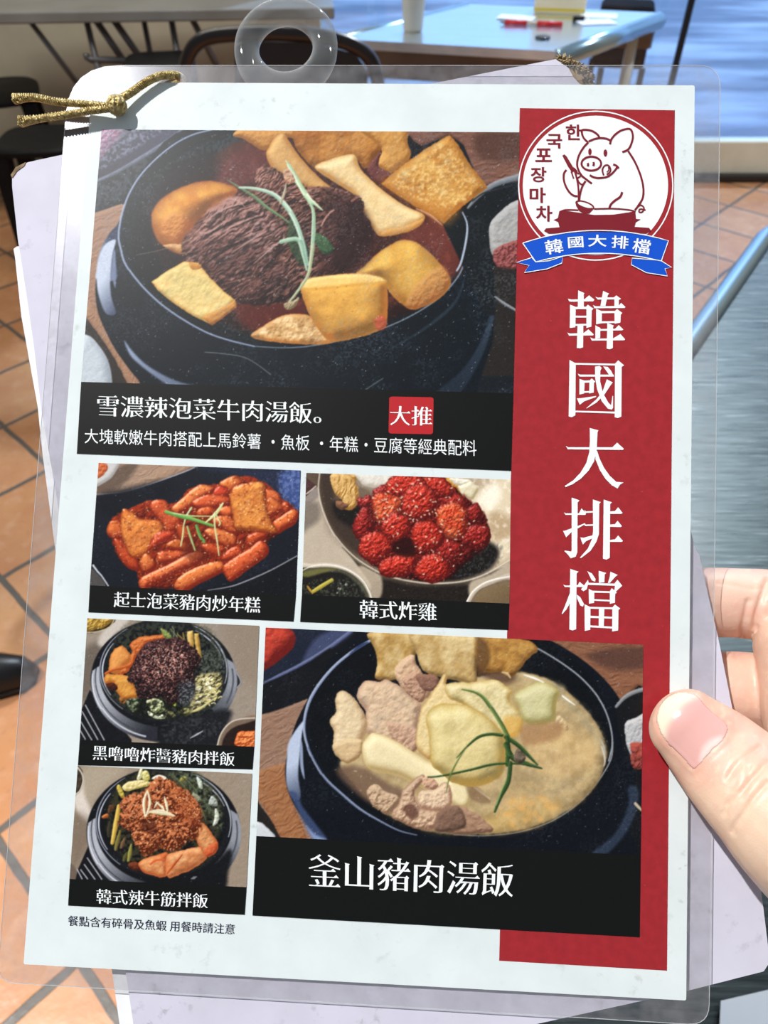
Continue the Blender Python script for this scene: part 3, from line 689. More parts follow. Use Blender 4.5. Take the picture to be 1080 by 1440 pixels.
    P.mottle(z('400,240 560,190 660,260 600,380 420,400'), 'c78c7c', 1.7, thr=.62, soft=.05, a=.8, o=2)
    P.seeds(heap, 150, 'e2bcae', (.8, 1.6), 1.0, .8)
    P.seeds(z('450,190 620,180 640,300 520,380 430,300'), 45, 'f6dccb', (1, 1.9), 1.1, .9)
    P.flat(z('600,410 690,400 690,490 620,520'), '26262a', aa=6, a=.8)
    P.mottle(z('600,410 690,380 690,500 610,520'), '8a8a8c', 1.8, thr=.56, a=.7)
    # side dish
    P.item(z('818,760 838,690 880,630 940,602 1060,594 1060,800 818,800'), '85705c', '54443a', rnd=4, bump=.2, rough=0)
    P.flat(z('845,760 865,700 910,655 980,630 1060,624 1060,800 845,800'), '2a1d18', aa=2)
    P.line(z('822,755 842,690 884,634 942,606 1050,598'), 1.6, 'c9bfb4')
    P.item(z('920,730 940,680 1000,672 1060,680 1060,762 980,764 930,755'), 'f0995c', '9a3f1a', rnd=6, bump=1.6, bs=3, ew=1.5, ce='c0481c')
    P.soften(1); P.finish(); P.wear(90, .4, .06); P.grain(.03)
    return P
def photo_beef_tendon():
    P = Pic([(109.4, 1076.5), (354.5, 1088), (346.7, 1247.6), (97.8, 1236)], .85)
    z = Z(90, 1070, 3.857)
    P.item(z('0,0 1200,0 1200,900 0,900'), '9b8b7a', '857564', rnd=3, bump=.5, bs=6, smooth=False, rough=0)
    P.flat(z('100,40 330,40 190,180 130,300 90,250'), 'a89a86', aa=16, a=.8)
    P.flat(z('60,120 100,90 110,180 150,290 120,330 60,250'), 'd2c6bc', aa=6, a=.9)
    P.flat(z('40,300 150,330 130,470 80,560 40,600'), '746455', aa=14, a=.7)
    P.flat(z('30,560 60,580 90,640 30,650'), '6a5b50', aa=3)
    P.item(z('40,20 90,40 105,100 85,165 40,190'), '57483a', '2c241c', rnd=4)
    P.line(z('72,35 98,70 104,110 88,160 60,185'), 2.2, 'e6dccf', '9c8f80')
    P.flat(z('50,700 75,590 135,455 200,520 360,680 360,760 50,760'), '17171c', aa=1.4, smooth=False)
    for a in ('126,526 205,642', '110,562 168,642', '90,590 128,640', '72,590 98,640'):
        P.line(z(a), 1.3, 'c6c6cc', smooth=False)
    P.flat(z('880,210 930,270 945,310 920,350 890,420'), '2c2a2c', aa=1.5)
    P.line(z('875,205 925,265 944,308 925,350'), 2, 'b4b2b4', '6d6b6e')
    stone_bowl(P, z, 540, 335, 370, 300, 165, 0)
    P.flat(z('480,640 760,590 900,480 890,600 830,720 420,720'), '17171a', aa=6)
    P.line(z('690,640 720,628'), (1, 4, 1), '77777c')
    G = z('240,250 300,130 400,60 520,50 700,60 840,200 850,350 760,560 500,600 340,540 240,400')
    P.mottle(G, '3c3a28', 4, thr=.45, a=.9, aa=6)
    P.mottle(z('560,70 720,60 840,220 860,380 760,300 650,150'), '56604a', 3, thr=.5, a=.9)
    for a, c, d in (('315,140 360,110 440,105 470,130 400,150 340,165', 'efe0a8', 'a08c48'), ('395,100 410,50 425,45 420,95', 'f2ecd0', 'a8a06c'), ('425,60 450,55 468,95 440,115 425,90', 'e8dfa0', '95893c'), ('475,95 510,75 550,85 560,110 500,105', 'f0e8d4', 'b09e84'), ('285,150 300,130 330,190 310,200', 'd8c060', '8a7428'), ('720,85 745,110 750,150 730,140', 'e4e8dc', '8a927c'), ('785,235 800,190 828,215 830,245', 'c9ccc4', '5d6258'), ('820,255 840,290 835,335 808,352 815,310', 'e6e6d6', '8e9080'), ('640,85 670,90 650,115 625,110', 'b0a85c', '5d5626'), ('700,170 740,200 735,225 700,205', 'a8ae94', '4d5440'), ('240,280 245,240 275,240 270,270', '6d4a2e', '37261a'), ('205,300 235,285 240,305 215,312', 'd8824a', '8a4620')):
        P.item(z(a), c, d, rnd=3, bump=.6, bs=3, rough=.6)
    for a in ('590,80 640,130 690,190', '620,70 680,120 720,170', '660,150 700,220', '740,240 770,320', '700,250 760,290'): P.line(z(a), (1, 3, 1), '6d7656', '343a26')
    P.line(z('298,245 282,340 262,445'), (5.5, 7, 5), 'f2cf6a', '94732a')
    for a, c, d in (('305,380 290,440 280,480', '9a8a4c', '4d4420'), ('330,420 310,470', '8a6a4a', '4a3424'), ('365,455 350,540', 'b0a85a', '5d5826'), ('250,330 240,400', '4d4636', '28231a'), ('340,500 325,540', '6d6a3a', '34321c')): P.line(z(a), (3, 6, 4), c, d, aa=1.3)
    P.item(z('345,560 380,548 420,560 430,600 370,590'), '7a3c24', '3c1c10', rnd=5, bump=1)
    # kimchi in front
    P.item(z('405,560 430,535 520,505 560,500 560,560 555,628 480,622 425,600'), 'ecb47a', 'a05c34', rnd=9, bump=.5, bs=6, ew=3, ce='c0582c', c3='dc6c3c', c3s=10)
    P.item(z('555,520 620,490 700,470 755,474 772,530 700,585 620,618 560,628'), 'eec08a', 'a86c44', rnd=10, bump=.45, bs=6, ew=3, ce='c8683a', c3='e0824a', c3s=14)
    P.item(z('730,345 760,340 800,390 835,450 820,500 770,520 740,470 720,430'), 'e4a870', '9a5a34', rnd=8, bump=.6, bs=5, ew=2.5, ce='b8542a')
    P.line(z('560,610 600,560 640,510'), (1.5, 3, 1.5), 'c85a2c', '8a3418'); P.line(z('470,560 500,540 540,535'), 2.5, 'cc5a30')
    P.item(z('760,490 800,450 835,440 825,490 780,520'), 'd8643a', '8c3418', rnd=4, bump=1, a=.8, aa=2)
    # braised tendon
    heap = z('300,350 308,290 312,225 350,185 440,165 460,115 520,88 570,105 620,135 690,190 745,265 745,335 722,410 660,450 600,490 520,480 440,520 415,480 385,450 350,380')
    P.item(heap, 'c8764a', '54230f', rnd=20, bump=3.4, bs=6.5, rough=5, rs=5, aa=1.6, tex=.2)
    P.mottle(heap, '4a1d0f', 3, thr=.62, soft=.06, a=.8)
    P.mottle(heap, 'e8a070', 2.2, thr=.66, soft=.05, a=.7)
    P.flat(z('580,110 700,200 745,270 740,340 650,330 600,220'), '8a3c22', aa=10, a=.45)
    P.mottle(z('560,110 700,200 745,290 660,300'), 'd88a50', 1.3, thr=.6, soft=.05, a=.8, o=2)
    P.flat(z('450,320 500,340 480,400 420,360'), '3c180e', aa=7, a=.6)
    P.seeds(heap, 110, 'f4cfa4', (1, 1.8), 1.2, .8)
    for a, w in (('452,160 434,225 440,302', (1.5, 5, 2)), ('455,165 466,230 446,298', (1.5, 4, 2)), ('462,278 530,280 600,298', (2, 8, 1.5)), ('465,272 520,268 580,285', (1, 3, 1)), ('545,195 556,235 562,275', (1.5, 4, 2)), ('500,225 530,250 545,270', (1.5, 3.5, 1.5)), ('490,255 500,235 515,222', (1, 2.5, 1))):
        P.line(z(a), w, 'fbf3dc', 'b8a87c')
    P.flat(z('446,190 452,220 448,270 440,240'), 'a05a3a', aa=1.5)
    P.soften(1); P.finish(); P.wear(90, .4, .06); P.grain(.03)
    return P
def photo_pork_soup():
    P = Pic([(373.6, 882.5), (904.7, 906.7), (901, 1203), (360.5, 1175.6)])
    a = Z(350, 870, 3.6); b = Z(620, 870, 3.6); c = Z(350, 1050, 3.6); d = Z(620, 1050, 3.273)
    P.flat([(340, 860), (930, 860), (930, 1230), (340, 1230)], '15171b', smooth=False)
    # table, far plate
    P.item(a('50,490 120,470 300,405 330,600 330,1200 0,1200'), '9c7a65', '6e5243', rnd=4, bump=.6, an=(-18, 20, 3), smooth=False, bias=.08)
    P.flat(a('40,20 540,20 500,75 400,150 300,210 180,275 40,350'), '1f2434', smooth=False)
    P.flat(a('330,110 420,60 530,60 430,140 330,190 270,220'), '414866', aa=6)
    P.item(a('60,20 160,30 215,55 238,100 222,150 180,190 130,230 80,262 60,262'), 'cf4c38', '6a1c18', rnd=22, bump=.4, bs=5, rough=.6, aa=1.8, spec=.08)
    P.line(a('70,332 150,290 260,235 380,165 470,100 520,62'), (3.5, 5, 5), '7c849e', '41476e', aa=1.6)
    P.flat(a('60,345 180,290 290,230 420,150 320,330 290,400 60,480'), '16171c', aa=3)
    P.flat(c('30,270 60,300 170,470 30,470'), '262220', aa=1.5)
    P.item(c('-60,370 45,378 90,410 130,470 -60,480'), 'd8dadc', '9a9ea4', rnd=6, bump=.1)
    P.item(c('50,130 100,105 190,80 200,220 300,480 170,480 90,330 45,260'), 'a8754f', '7a4c30', rnd=4, bump=.7, an=(-30, 14, 3), smooth=False)
    P.item(b('430,60 1100,110 1100,380 1000,340 900,430 860,380 760,260 620,160'), '96674e', '65422f', rnd=4, bump=.6, an=(8, 18, 3), smooth=False)
    P.flat(b('740,190 860,150 1060,150 1060,240 880,260'), '4a3430', aa=10, a=.7)
    # stone bowl
    P.flat([(432, 985), (415, 1020), (404, 1060), (401, 1090), (408, 1120), (425, 1150), (450, 1180), (480, 1215), (860, 1215), (885, 1160), (893, 1100), (890, 1050), (880, 1000), (850, 955), (800, 915), (740, 890), (620, 880), (520, 885), (470, 920)], '10141c', aa=1.3)
    P.flat(c('205,-30 192,60 188,150 196,210 222,262 262,258 250,150 255,60 268,-60 275,-130'), 'aeb8cc', aa=2, g=('465066', 402, 1080, 424, 1120))
    P.flat(c('262,-40 258,40 262,110 282,165 275,80 272,0'), '8b95ae', aa=1.5)
    P.flat(c('205,230 250,330 330,470 400,478 330,380 270,300 245,240'), '3c4a6c', aa=4, a=.9)
    P.flat(c('290,400 330,440 390,470 330,472'), '7c8cb0', aa=4)
    P.flat(d('860,190 862,270 800,400 690,495 760,495 850,400 900,290 905,190'), '2c3646', aa=4)
    P.flat(b('880,440 1000,350 1060,340 1060,720 940,720 900,560'), '17191c', aa=1.5, smooth=False)
    P.item(b('930,540 980,505 1060,480 1060,690 960,690'), 'c4c4c4', '84868a', rnd=8, bump=.6, bs=3)
    P.item(b('960,690 1000,660 1060,660 1060,740 980,760'), 'a85248', '5d2622', rnd=5, bump=1.2, bs=3)
    P.item(d('870,-10 920,-20 960,-10 960,80 900,60'), 'b85a4c', '5a2420', rnd=5, bump=1)
    P.line(b('888,445 930,400 980,372 1050,352'), (4, 6, 6), 'a2a4a6', '5f6264', aa=1.4)
    P.line(d('895,262 930,300'), (4, 4, 2), 'b8aa90')
    opening = [(432, 1000), (436, 975), (455, 945), (490, 915), (530, 895), (600, 882), (700, 884), (770, 903), (820, 940), (850, 985), (863, 1035), (862, 1070), (845, 1105), (810, 1140), (760, 1165), (700, 1177), (640, 1178), (580, 1168), (520, 1140), (470, 1100), (443, 1055)]
    P.flat(opening, '0e1116', aa=1.3)
    P.line(a('620,108 540,155 450,225 380,300 325,380 295,450 280,530 285,600 312,690'), (3.6, 4.6, 3), 'b6bfd2', '66728f', aa=1.2)
    P.line(c('300,10 340,90 390,165 470,240 560,315 660,375 760,425 850,448'), (3.4, 3.6, 1.2), 'a4aec4', '4c5670', aa=1.2)
    P.line(b('440,125 540,180 640,245 720,310 790,390 835,470 862,560 868,640 850,720'), (2, 2.2, 2), 'c2c6cc', '6c7076', aa=1.1)
    P.line(d('790,-20 785,50 750,120 700,190 640,255 560,315 470,360 350,395 200,410 60,405'), (2, 1.4, 1), '8c9094', aa=1.1)
    P.line(a('510,180 560,140 600,120'), (1, 4, 2), '2c3a64', aa=2)
    # soup
    soup = [(478, 1075), (490, 1060), (520, 1020), (560, 990), (640, 960), (720, 945), (780, 960), (830, 1005), (852, 1050), (848, 1085), (825, 1120), (785, 1148), (740, 1165), (690, 1173), (630, 1173), (580, 1163), (530, 1135), (495, 1100)]
    P.item(soup, 'b8a076', '7f6c4c', rnd=16, bump=.35, bs=10, rough=1.5, aa=3, bias=.1)
    P.flat(b('330,300 600,330 640,400 780,560 800,640 700,500 620,430 500,330'), '8f8468', aa=8, a=.8)
    P.flat(b('480,600 700,560 780,640 760,760 560,800 440,720'), 'c9a874', aa=14, a=.8)
    P.flat(d('200,330 440,250 560,260 470,350 250,395'), 'ba9858', aa=14, a=.7)
    P.mottle(soup, 'd8bc88', 12, thr=.5, soft=.25, a=.45, aa=8)
    P.mottle(soup, '8a7048', 14, thr=.58, soft=.2, a=.35, aa=8)
    P.mottle(d('300,240 560,240 480,360 300,370'), 'dba45a', 8, thr=.55, soft=.2, a=.55, aa=6)
    P.flat(c('440,120 560,100 700,180 780,230 720,330 560,250'), '6d5444', aa=8, a=.8)
    P.flat(b('180,130 330,200 380,300 300,330 180,260'), '5a4234', aa=8, a=.85)
    # fish cakes at the back
    P.item(a('610,70 850,78 840,200 830,290 700,312 640,300 650,220 636,150'), 'd8bc84', '8c6a3a', rnd=9, bump=0.30, bs=5, rough=1, c3='b98d48', c3s=14, bias=.10)
    P.item(a('640,290 700,300 660,312'), '8a6a40', '5a4226', rnd=3, bias=.10)
    P.item(a('820,60 1080,85 1160,90 1154,250 1150,330 1080,320 950,290 880,260 850,180'), 'dec692', '9a7a4a', rnd=9, bump=0.27, bs=5, rough=1, c3='c49c5c', c3s=14, bias=.10)
    P.item(b('185,95 420,105 490,155 440,205 360,295 300,270 200,260'), 'c99a50', '7c5426', rnd=9, bump=0.36, bs=5, c3='a87436', c3s=12, bias=.10)
    P.flat(b('180,100 230,120 250,200 220,270 180,280'), '5d4026', aa=6, a=.8)
    P.line(b('310,272 335,280 352,300'), (2, 4, 1.5), 'e0c8a0', 'a08050')
    # pork
    P.item(a('740,250 790,195 835,185 850,230 880,280 920,370 880,410 820,390 760,330'), 'dcb896', '8f6e54', rnd=8, bump=0.66, bs=4, rough=1.4, bias=.10)
    P.item(a('780,310 850,270 900,330 880,420 830,400'), 'c8a084', '7a5644', rnd=6, bump=0.84, bs=3, rough=1, bias=.10)
    P.item(a('545,400 560,350 590,312 660,320 700,308 760,340 830,400 870,440 860,520 850,600 800,680 720,660 640,610 590,560 590,470'), 'e0c2a0', '987860', rnd=14, bump=0.60, bs=6, rough=1.4, ew=3, ce='a8806a', c3='dabd9c', c3s=9, bias=.10)
    P.item(a('700,530 760,530 850,560 860,640 820,680 740,640'), 'cda88c', '7d5c4a', rnd=7, bump=0.72, bs=4, aa=3, bias=.10)
    P.item(a('408,520 440,470 435,410 455,372 485,366 530,400 560,440 585,480 598,560 560,640 530,690 500,718 440,690 425,640 430,570'), 'ead4ac', '9a7a58', rnd=12, bump=0.36, bs=6, rough=1.4, ew=3, ce='b09068', bias=.10)
    P.item(c('430,-20 560,-40 575,30 500,85 440,40'), 'dcc094', '94744e', rnd=7, bump=0.30, bias=.10)
    P.item(a('850,280 950,290 960,340 900,370 860,330'), '98705c', '5d4038', rnd=5, bump=0.60, bias=.10)
    # rice cake
    P.item(c('572,0 600,-48 640,-70 760,-20 900,70 1000,110 1060,140 1085,200 1080,310 1000,280 880,210 760,150 640,125 590,90'), 'f0e2b8', 'a88f60', rnd=15, bump=0.07, bs=9, rough=.4, ew=2.4, ce='bfa36a', bias=.1)
    P.item(d('30,170 70,130 120,150 140,230 110,280 60,260'), 'eee0b4', 'aa9264', rnd=8, bump=0.06, bias=.10)
    P.line(d('150,185 185,215 225,242'), (2, 4.5, 2), 'f2e4c4', 'a88c60')
    P.flat(d('110,150 160,180 230,250 180,260 130,230'), '6a4c36', aa=4, a=.5)
    # potatoes
    P.item(a('845,640 850,560 870,460 910,400 960,320 985,282 1003,290 1000,330 1040,330 1100,380 1080,480 990,560 930,700 890,700'), 'ecd8a4', 'a47e46', rnd=7, bump=0.30, bs=6, ew=2.5, ce='a97e44', bias=.10)
    P.item(b('30,330 160,322 270,308 330,340 360,370 350,410 400,480 418,520 400,580 330,600 250,540 120,440 40,400'), 'ece0b4', 'a58a50', rnd=10, bump=0.30, bs=6, ew=3, ce='b5924a', c3='dcc88e', c3s=14, bias=.10)
    P.flat(b('320,500 400,500 410,550 380,600 330,580'), 'cf9c46', aa=6, a=.7)
    P.item(b('-75,500 -40,450 30,428 130,440 210,480 270,530 310,580 330,640 330,720 300,800 180,850 60,830 0,780 -50,730 -60,600'), 'eadca6', '9c8046', rnd=26, bump=0.21, bs=7, rough=1.2, ew=4, ce='b08a3c', bias=.08, c3='dac686', c3s=18)
    P.item(b('370,390 420,350 500,318 560,335 600,370 585,420 580,500 550,530 480,540 420,520 390,450'), 'd6cfa2', '8e8452', rnd=16, bump=0.18, bs=6, ew=3, ce='a08c48', bias=.10)
    P.item(b('580,520 600,490 640,530 640,570 610,545'), 'd8bf94', '9a7a52', rnd=5, bias=.10)
    P.flat(b('420,540 600,530 600,600 440,640 400,590'), 'a07650', aa=8, a=.7)
    # minced pork in front
    P.item(c('600,220 640,190 700,230 760,260 720,330 690,340 620,290'), 'ccae8e', '7c604a', rnd=7, bump=1.08, bs=4, rough=2, bias=.10)
    P.item(c('720,350 760,280 780,220 830,170 880,140 890,165 840,230 860,300 900,320 960,330 970,380 920,420 850,415 775,385'), 'd8b898', '7a5a46', rnd=7, bump=0.96, bs=4, rough=1.4, ew=2, ce='8a6250', bias=.10)
    P.item(c('850,260 870,220 930,215 1000,180 1028,240 1025,290 980,325 900,318 860,300'), 'e8cdaa', '94705a', rnd=8, bump=0.72, bs=4, rough=1.2, ew=2, ce='9a7058', bias=.10)
    P.item(c('880,160 920,150 960,190 930,220 885,200'), 'd8b090', '8a6350', rnd=5, bump=0.72, bs=3, bias=.10)
    P.flat(c('780,310 830,290 860,340 820,370'), '5d3c32', aa=4, a=.8)
    P.item(d('-20,320 60,270 150,300 240,380 160,400 20,395'), 'b08c70', '6d5040', rnd=6, bump=0.60, an=(25, 10, 3), rough=2, bias=.10)
    P.item(c('960,330 1060,300 1100,400 1000,430 940,420'), '8a6a58', '4d3a30', rnd=6, bump=0.60, aa=3, bias=.10)
    P.seeds(c('470,100 640,150 700,260 560,230'), 20, 'd8c4a0', (1, 2.5), 1.2, .7)
    # shredded green onion
    g = ('4d6a3a', '1e3218')
    P.line(b('108,358 170,372 215,400 260,460 310,540 340,600'), (2, 5.5, 6), '7d9250', '3c5228')
    P.line(b('330,600 390,640 450,700 490,740'), (6, 6, 2), *g)
    P.line(b('335,600 340,660 335,740'), (5, 7, 5), *g)
    P.line(b('310,590 250,585 190,600 130,650 80,705'), (4.5, 4, 1), *g)
    P.line(d('300,-10 330,50 400,80 465,100'), (7, 8, 2), *g)
    P.line(d('460,98 380,80 250,80 130,108 0,135 -60,140'), (2, 3.6, 2), *g)
    P.line(d('320,75 310,160 275,230 248,300'), (6, 6.5, 3), *g)
    P.line(d('300,150 270,225 255,270'), (1, 1.6, .8), '8aa468')
    P.line(d('120,0 80,60 40,140 25,210'), (1, 2.4, 1), '7d8a50', '4a5a30')
    P.item(d('350,10 390,40 370,80 335,60'), '7a6a5a', '3c3428', rnd=4, bias=.10)
    P.line(b('420,284 470,300 520,322'), (1.4, 3, 1.4), 'e4e4dc'); P.line(b('615,390 640,410 680,438'), (2, 2.4, 1), 'e8e8e0')
    P.line(b('800,600 825,650 830,720'), (1, 2.4, 1.6), 'a8a8a0'); P.line(d('740,0 755,60 750,90'), (2, 2, 1), 'c4bcac')
    P.soften(1); P.finish(); P.wear(420, .5, .10); P.grain(.03)
    return P
# ------------------------------------------------------------------ THE ROOM
G = math.radians(47); T = .265
tile = mat('terracotta_tiles', 'c07c4e', .38); n = Nodes(tile); v = n.add('TexCoord').outputs['Object']
wob = n.add('VectorMath', {0: n.add('TexNoise', {'Vector': v, 'Scale': 9.0}).outputs[1], 1: (.012, .012, 0)}, operation='MULTIPLY').outputs[0]
v2 = n.add('VectorMath', {0: v, 1: wob}, operation='ADD').outputs[0]
br = n.add('TexBrick', {'Vector': v2, 'Color1': (*lin('c08250'), 1), 'Color2': (*lin('cf9a6c'), 1), 'Mortar': (*lin('6a6158'), 1), 'Scale': 1.0, 'Mortar Size': .0075, 'Mortar Smooth': .25, 'Bias': 0.0, 'Brick Width': T, 'Row Height': T}, offset=0, squash=1)
c = n.mix(n.ramp(n.noise(7, 6, v), [(.35, .0), (.7, .55)]), br.outputs[0], 'b06a48')
c = n.mix(n.ramp(n.noise(23, 6, v), [(.52, .0), (.75, .5)]), c, 'dcaa8a')
c = n.mix(n.ramp(n.noise(60, 4, v), [(.6, .0), (.8, .4)]), c, '7a5138')
c = n.mix(br.outputs[1], c, '5d554d')
n.to(c, 'Base Color'); n.to(n.ramp(n.noise(5, 4, v), [(.3, .28), (.7, .55)]), 'Roughness')
n.bump(n.add('Math', {0: n.add('Math', {0: 1.0, 1: br.outputs[1]}, operation='SUBTRACT').outputs[0], 1: n.noise(30, 5, v)}, operation='ADD').outputs[0], .4, .004)
fl = bpy.data.meshes.new('floor'); fo = bpy.data.objects.new('floor', fl); COL.objects.link(fo)
nb = Vector((math.cos(G), math.sin(G), 0)); na = Vector((-math.sin(G), math.cos(G), 0))
fo.location = nb*.18+na*.005; fo.rotation_euler = (0, 0, G)
inv = (Matrix.Translation(fo.location) @ Matrix.Rotation(G, 4, 'Z')).inverted()
WL, WR, YB = -2.6, 2.6, 3.52                                          # side walls, front wall with the glass door
corners = [(WL, -1.2), (WR, -1.2), (WR, YB), (WL, YB)]
fl.from_pydata([inv @ Vector((x, y, z)) for z in (0, -.06) for x, y in corners], [], [(0, 1, 2, 3), (7, 6, 5, 4), (0, 4, 5, 1), (1, 5, 6, 2), (2, 6, 7, 3), (3, 7, 4, 0)])
fl.materials.append(tile); tag(fo, kind='structure')
plaster = noisy('wall_plaster', 'cfc9b6', 'beb8a6', 3, .8)
GX = -.32                                                               # the glass front starts here
tag(MB().box(((WL+GX)/2, YB+.06, 1.3), (GX-WL, .12, 2.6)).build('wall_back', plaster), kind='structure')
tag(MB().box((WL-.06, 1.25, 1.3), (.12, 5.0, 2.6)).build('wall_left', plaster), kind='structure')
tag(MB().box((WR+.06, 1.25, 1.3), (.12, 5.0, 2.6)).build('wall_right', plaster), kind='structure')
cream = noisy('cream_painted_frame', 'e8e4d0', 'd8d3bc', 5, .4)
# glass door: sill on the floor, stiles, a sheet of faintly blue glass
a, b = at_z(1010, 243, 0), at_z(1080, 262, 0)
dr = thing('door_1', None, None, (1.9, YB-.04, 0)); tag(dr, 'cream framed glass door looking onto the road', 'door', kind='structure')
MB().box(((GX+WR)/2, YB, .085), (WR-GX, .07, .17), bev=.008).build('door_sill', cream, dr)
MB().box(((GX+WR)/2, YB-.02, .02), (WR-GX, .10, .028), bev=.004).build('track', mat('dark_rubber', '2a2522', .6), dr)
for x in (GX+.03, WR-.03): MB().box((x, YB, 1.3), (.06, .07, 2.26), bev=.006).build('stile', cream, dr)
MB().box(((GX+WR)/2, YB, 2.46), (WR-GX, .07, .08), bev=.006).build('head_rail', cream, dr)
gl = bpy.data.materials.new('blue_tinted_glass'); gl.use_nodes = True; t = gl.node_tree; t.nodes.clear()
o_ = t.nodes.new('ShaderNodeOutputMaterial'); mx = t.nodes.new('ShaderNodeMixShader'); tr = t.nodes.new('ShaderNodeBsdfTransparent'); gs = t.nodes.new('ShaderNodeBsdfGlossy')
tr.inputs[0].default_value = (.74, .86, 1.0, 1); gs.inputs['Roughness'].default_value = .02; mx.inputs[0].default_value = .06
t.links.new(tr.outputs[0], mx.inputs[1]); t.links.new(gs.outputs[0], mx.inputs[2]); t.links.new(mx.outputs[0], o_.inputs[0])
MB().box(((GX+WR)/2, YB, 1.29), (WR-GX-.1, .008, 2.26)).build('glass', gl, dr)
# the road outside
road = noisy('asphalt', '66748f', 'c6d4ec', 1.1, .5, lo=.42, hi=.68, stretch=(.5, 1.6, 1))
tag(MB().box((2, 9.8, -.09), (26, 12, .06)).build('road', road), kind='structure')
kerb = noisy('pale_concrete', 'c9c6c0', 'b4b0aa', 3, .8)
tag(MB().box((2, 15.5, .0), (26, 1.2, .14), bev=.02).build('kerb', kerb), 'pale kerb on the far side of the road', 'kerb', kind='structure')
black = mat('black_metal', '14141a', .35); steel_dark = mat('grey_steel_tube', '8d8d92', .35, .8)
# slim upright pole just inside the glass
p = at_z(921, 210, 0); p = Vector((at_y(958, 60, YB-.16).x, YB-.16, 0))
MB().tube([p, p+Vector((0, 0, 2.4))], .014, 10).build('upright_pole', black, origin=tuple(p))
tag(bpy.data.objects['upright_pole'], 'slim black upright pole beside the glass door', 'pole')

# ------------------------------------------------------------------ stainless table by the glass
brushed = noisy('brushed_steel', 'dfe8ee', 'f2f6f8', 6, .22, 1.0, stretch=(1, 14, 14)); apron_steel = noisy('dull_steel', '6d5a4c', '8a7668', 4, .35, .9)
ZT = .74
NL, NR_ = at_z(466, 54, ZT), at_z(782, 72, ZT)
d1 = (NR_-NL); W1 = d1.length; d1.normalize(); d2 = Vector((-d1.y, d1.x, 0)); d2 = (d2*.94+d1*.34).normalized(); d2 = Vector((-d1.y, d1.x, 0))
d2 = at_z(930, 18, ZT)-NR_; D1 = d2.length; d2.normalize()
cx = NL+d1*W1/2+d2*D1/2; R1 = math.atan2(d1.y, d1.x)
t1 = thing('steel_table', 'stainless dining table with a napkin box and red pens on it, by the glass door', 'table', (cx.x, cx.y, 0))
cor = [NL, NL+d1*W1, NL+d1*W1+d2*D1, NL+d2*D1]
auto_smooth(MB().prism([p-Vector((0, 0, .024)) for p in cor], (0, 0, .024)).build('table_top', brushed, t1))
for k in (.02, D1-.04): MB().prism([NL+d2*k+Vector((0, 0, -.10)), NL+d1*W1+d2*k+Vector((0, 0, -.10)), NL+d1*W1+d2*(k+.02)+Vector((0, 0, -.10)), NL+d2*(k+.02)+Vector((0, 0, -.10))], (0, 0, .076)).build('apron', apron_steel, t1)
bl = mat('pale_blue_steel_rim', 'a9c4d2', .25, .9)
for s_ in (0, 1):
    e0 = NL+d1*(W1*s_)+d2*.012; MB().tube([e0+Vector((0, 0, -.022)), e0+d2*(D1-.02)+Vector((0, 0, -.022))], .026, 16).build('rolled_edge', bl, t1, True)
legm = noisy('cream_tube', 'dcd8c8', 'c9c4b2', 4, .4)
for i, j in ((.08, .08), (.92, .08), (.08, .92), (.92, .92)):
    q = NL+d1*W1*i+d2*D1*j
    MB().tube([Vector((q.x, q.y, 0)), Vector((q.x, q.y, ZT-.03))], .019, 12).build('leg', legm, t1, True)
# what stands on it
card = noisy('cream_card', 'e9dfc2', 'ddd2b2', 8, .7); yellow = mat('yellow_print', 'd8c23a', .5); white_paper = noisy('white_paper', 'f2f3f3', 'e6e8ea', 10, .7)
redp = mat('red_plastic', 'd3202c', .3); clearp = mat('clear_barrel', 'cfc0b0', .2)
def on_t(x, y, z=ZT): return at_z(x, y, z)
q = on_t(790, 24); R2 = R1+.06
nbx = thing('napkin_box', 'cream card napkin box with a yellow stripe, behind the red pens', 'box', tuple(on_t(790, 20)))
c0 = on_t(790, 20)+Vector((0, .05, 0))
MB().box(c0+Vector((0, 0, .06)), (.17, .10, .12), R2, .004).build('box_body', card, nbx)
MB().box(c0+Vector((0, 0, .012)), (.1715, .1015, .008), R2).build('stripe', yellow, nbx)
slips = [(842, 22, .0, 'loose white paper slip to the right of the napkin box, uppermost'), (838, 32, .4, 'loose white paper slip nearest the rolled table edge, beside the clip'), (726, 26, -.1, 'white paper slip sticking out under the napkin box, by the pens')]
for i, (x, y, r, lb) in enumerate(slips):
    q = on_t(x, y); MB().box(q+Vector((0, 0, .0008+.0012*i)), (.12, .075, .001), R1+r).build('paper_slip', white_paper, origin=tuple(q))
    tag([o for o in COL.objects if o.name.startswith('paper_slip')][-1], lb, 'paper', 'paper slips by the napkin box')
def pen(x0, y0, x1, y1, label):
    a = on_t(x0, y0, ZT+.007); b = on_t(x1, y1, ZT+.007); d = (b-a)
    t = thing('ballpoint_pen', label, 'pen', (a.x, a.y, ZT), 'red pens on the steel table')
    L = d.length; f = lambda k: a+d*k
    MB().tube([f(.08), f(.42)], .0068, 12).build('barrel', redp, t, True)
    MB().tube([f(.42), f(.58)], .0062, 12).build('grip', clearp, t, True)
    MB().tube([f(.58), f(.97)], .0068, 12).build('cap', redp, t, True)
    MB().tube([f(0), f(.04), f(.08)], [.0015, .004, .0062], 10).build('tip', steel_dark, t, True)
pen(703, 31, 794, 34, 'red ballpoint pen with its silver tip showing, in front of the napkin box')
mm = mat('black_steel_clip', '1c1c1e', .3, .6)
q = on_t(813, 30); bc = thing('binder_clip', 'small black binder clip at the end of the red pen', 'clip', tuple(q))
MB().prism([q+Vector((x, y, 0)) for x, y in ((-.018, -.006), (.018, -.006), (.018, .006), (-.018, .006))], (0, 0, .014)).build('clip_body', mm, bc)
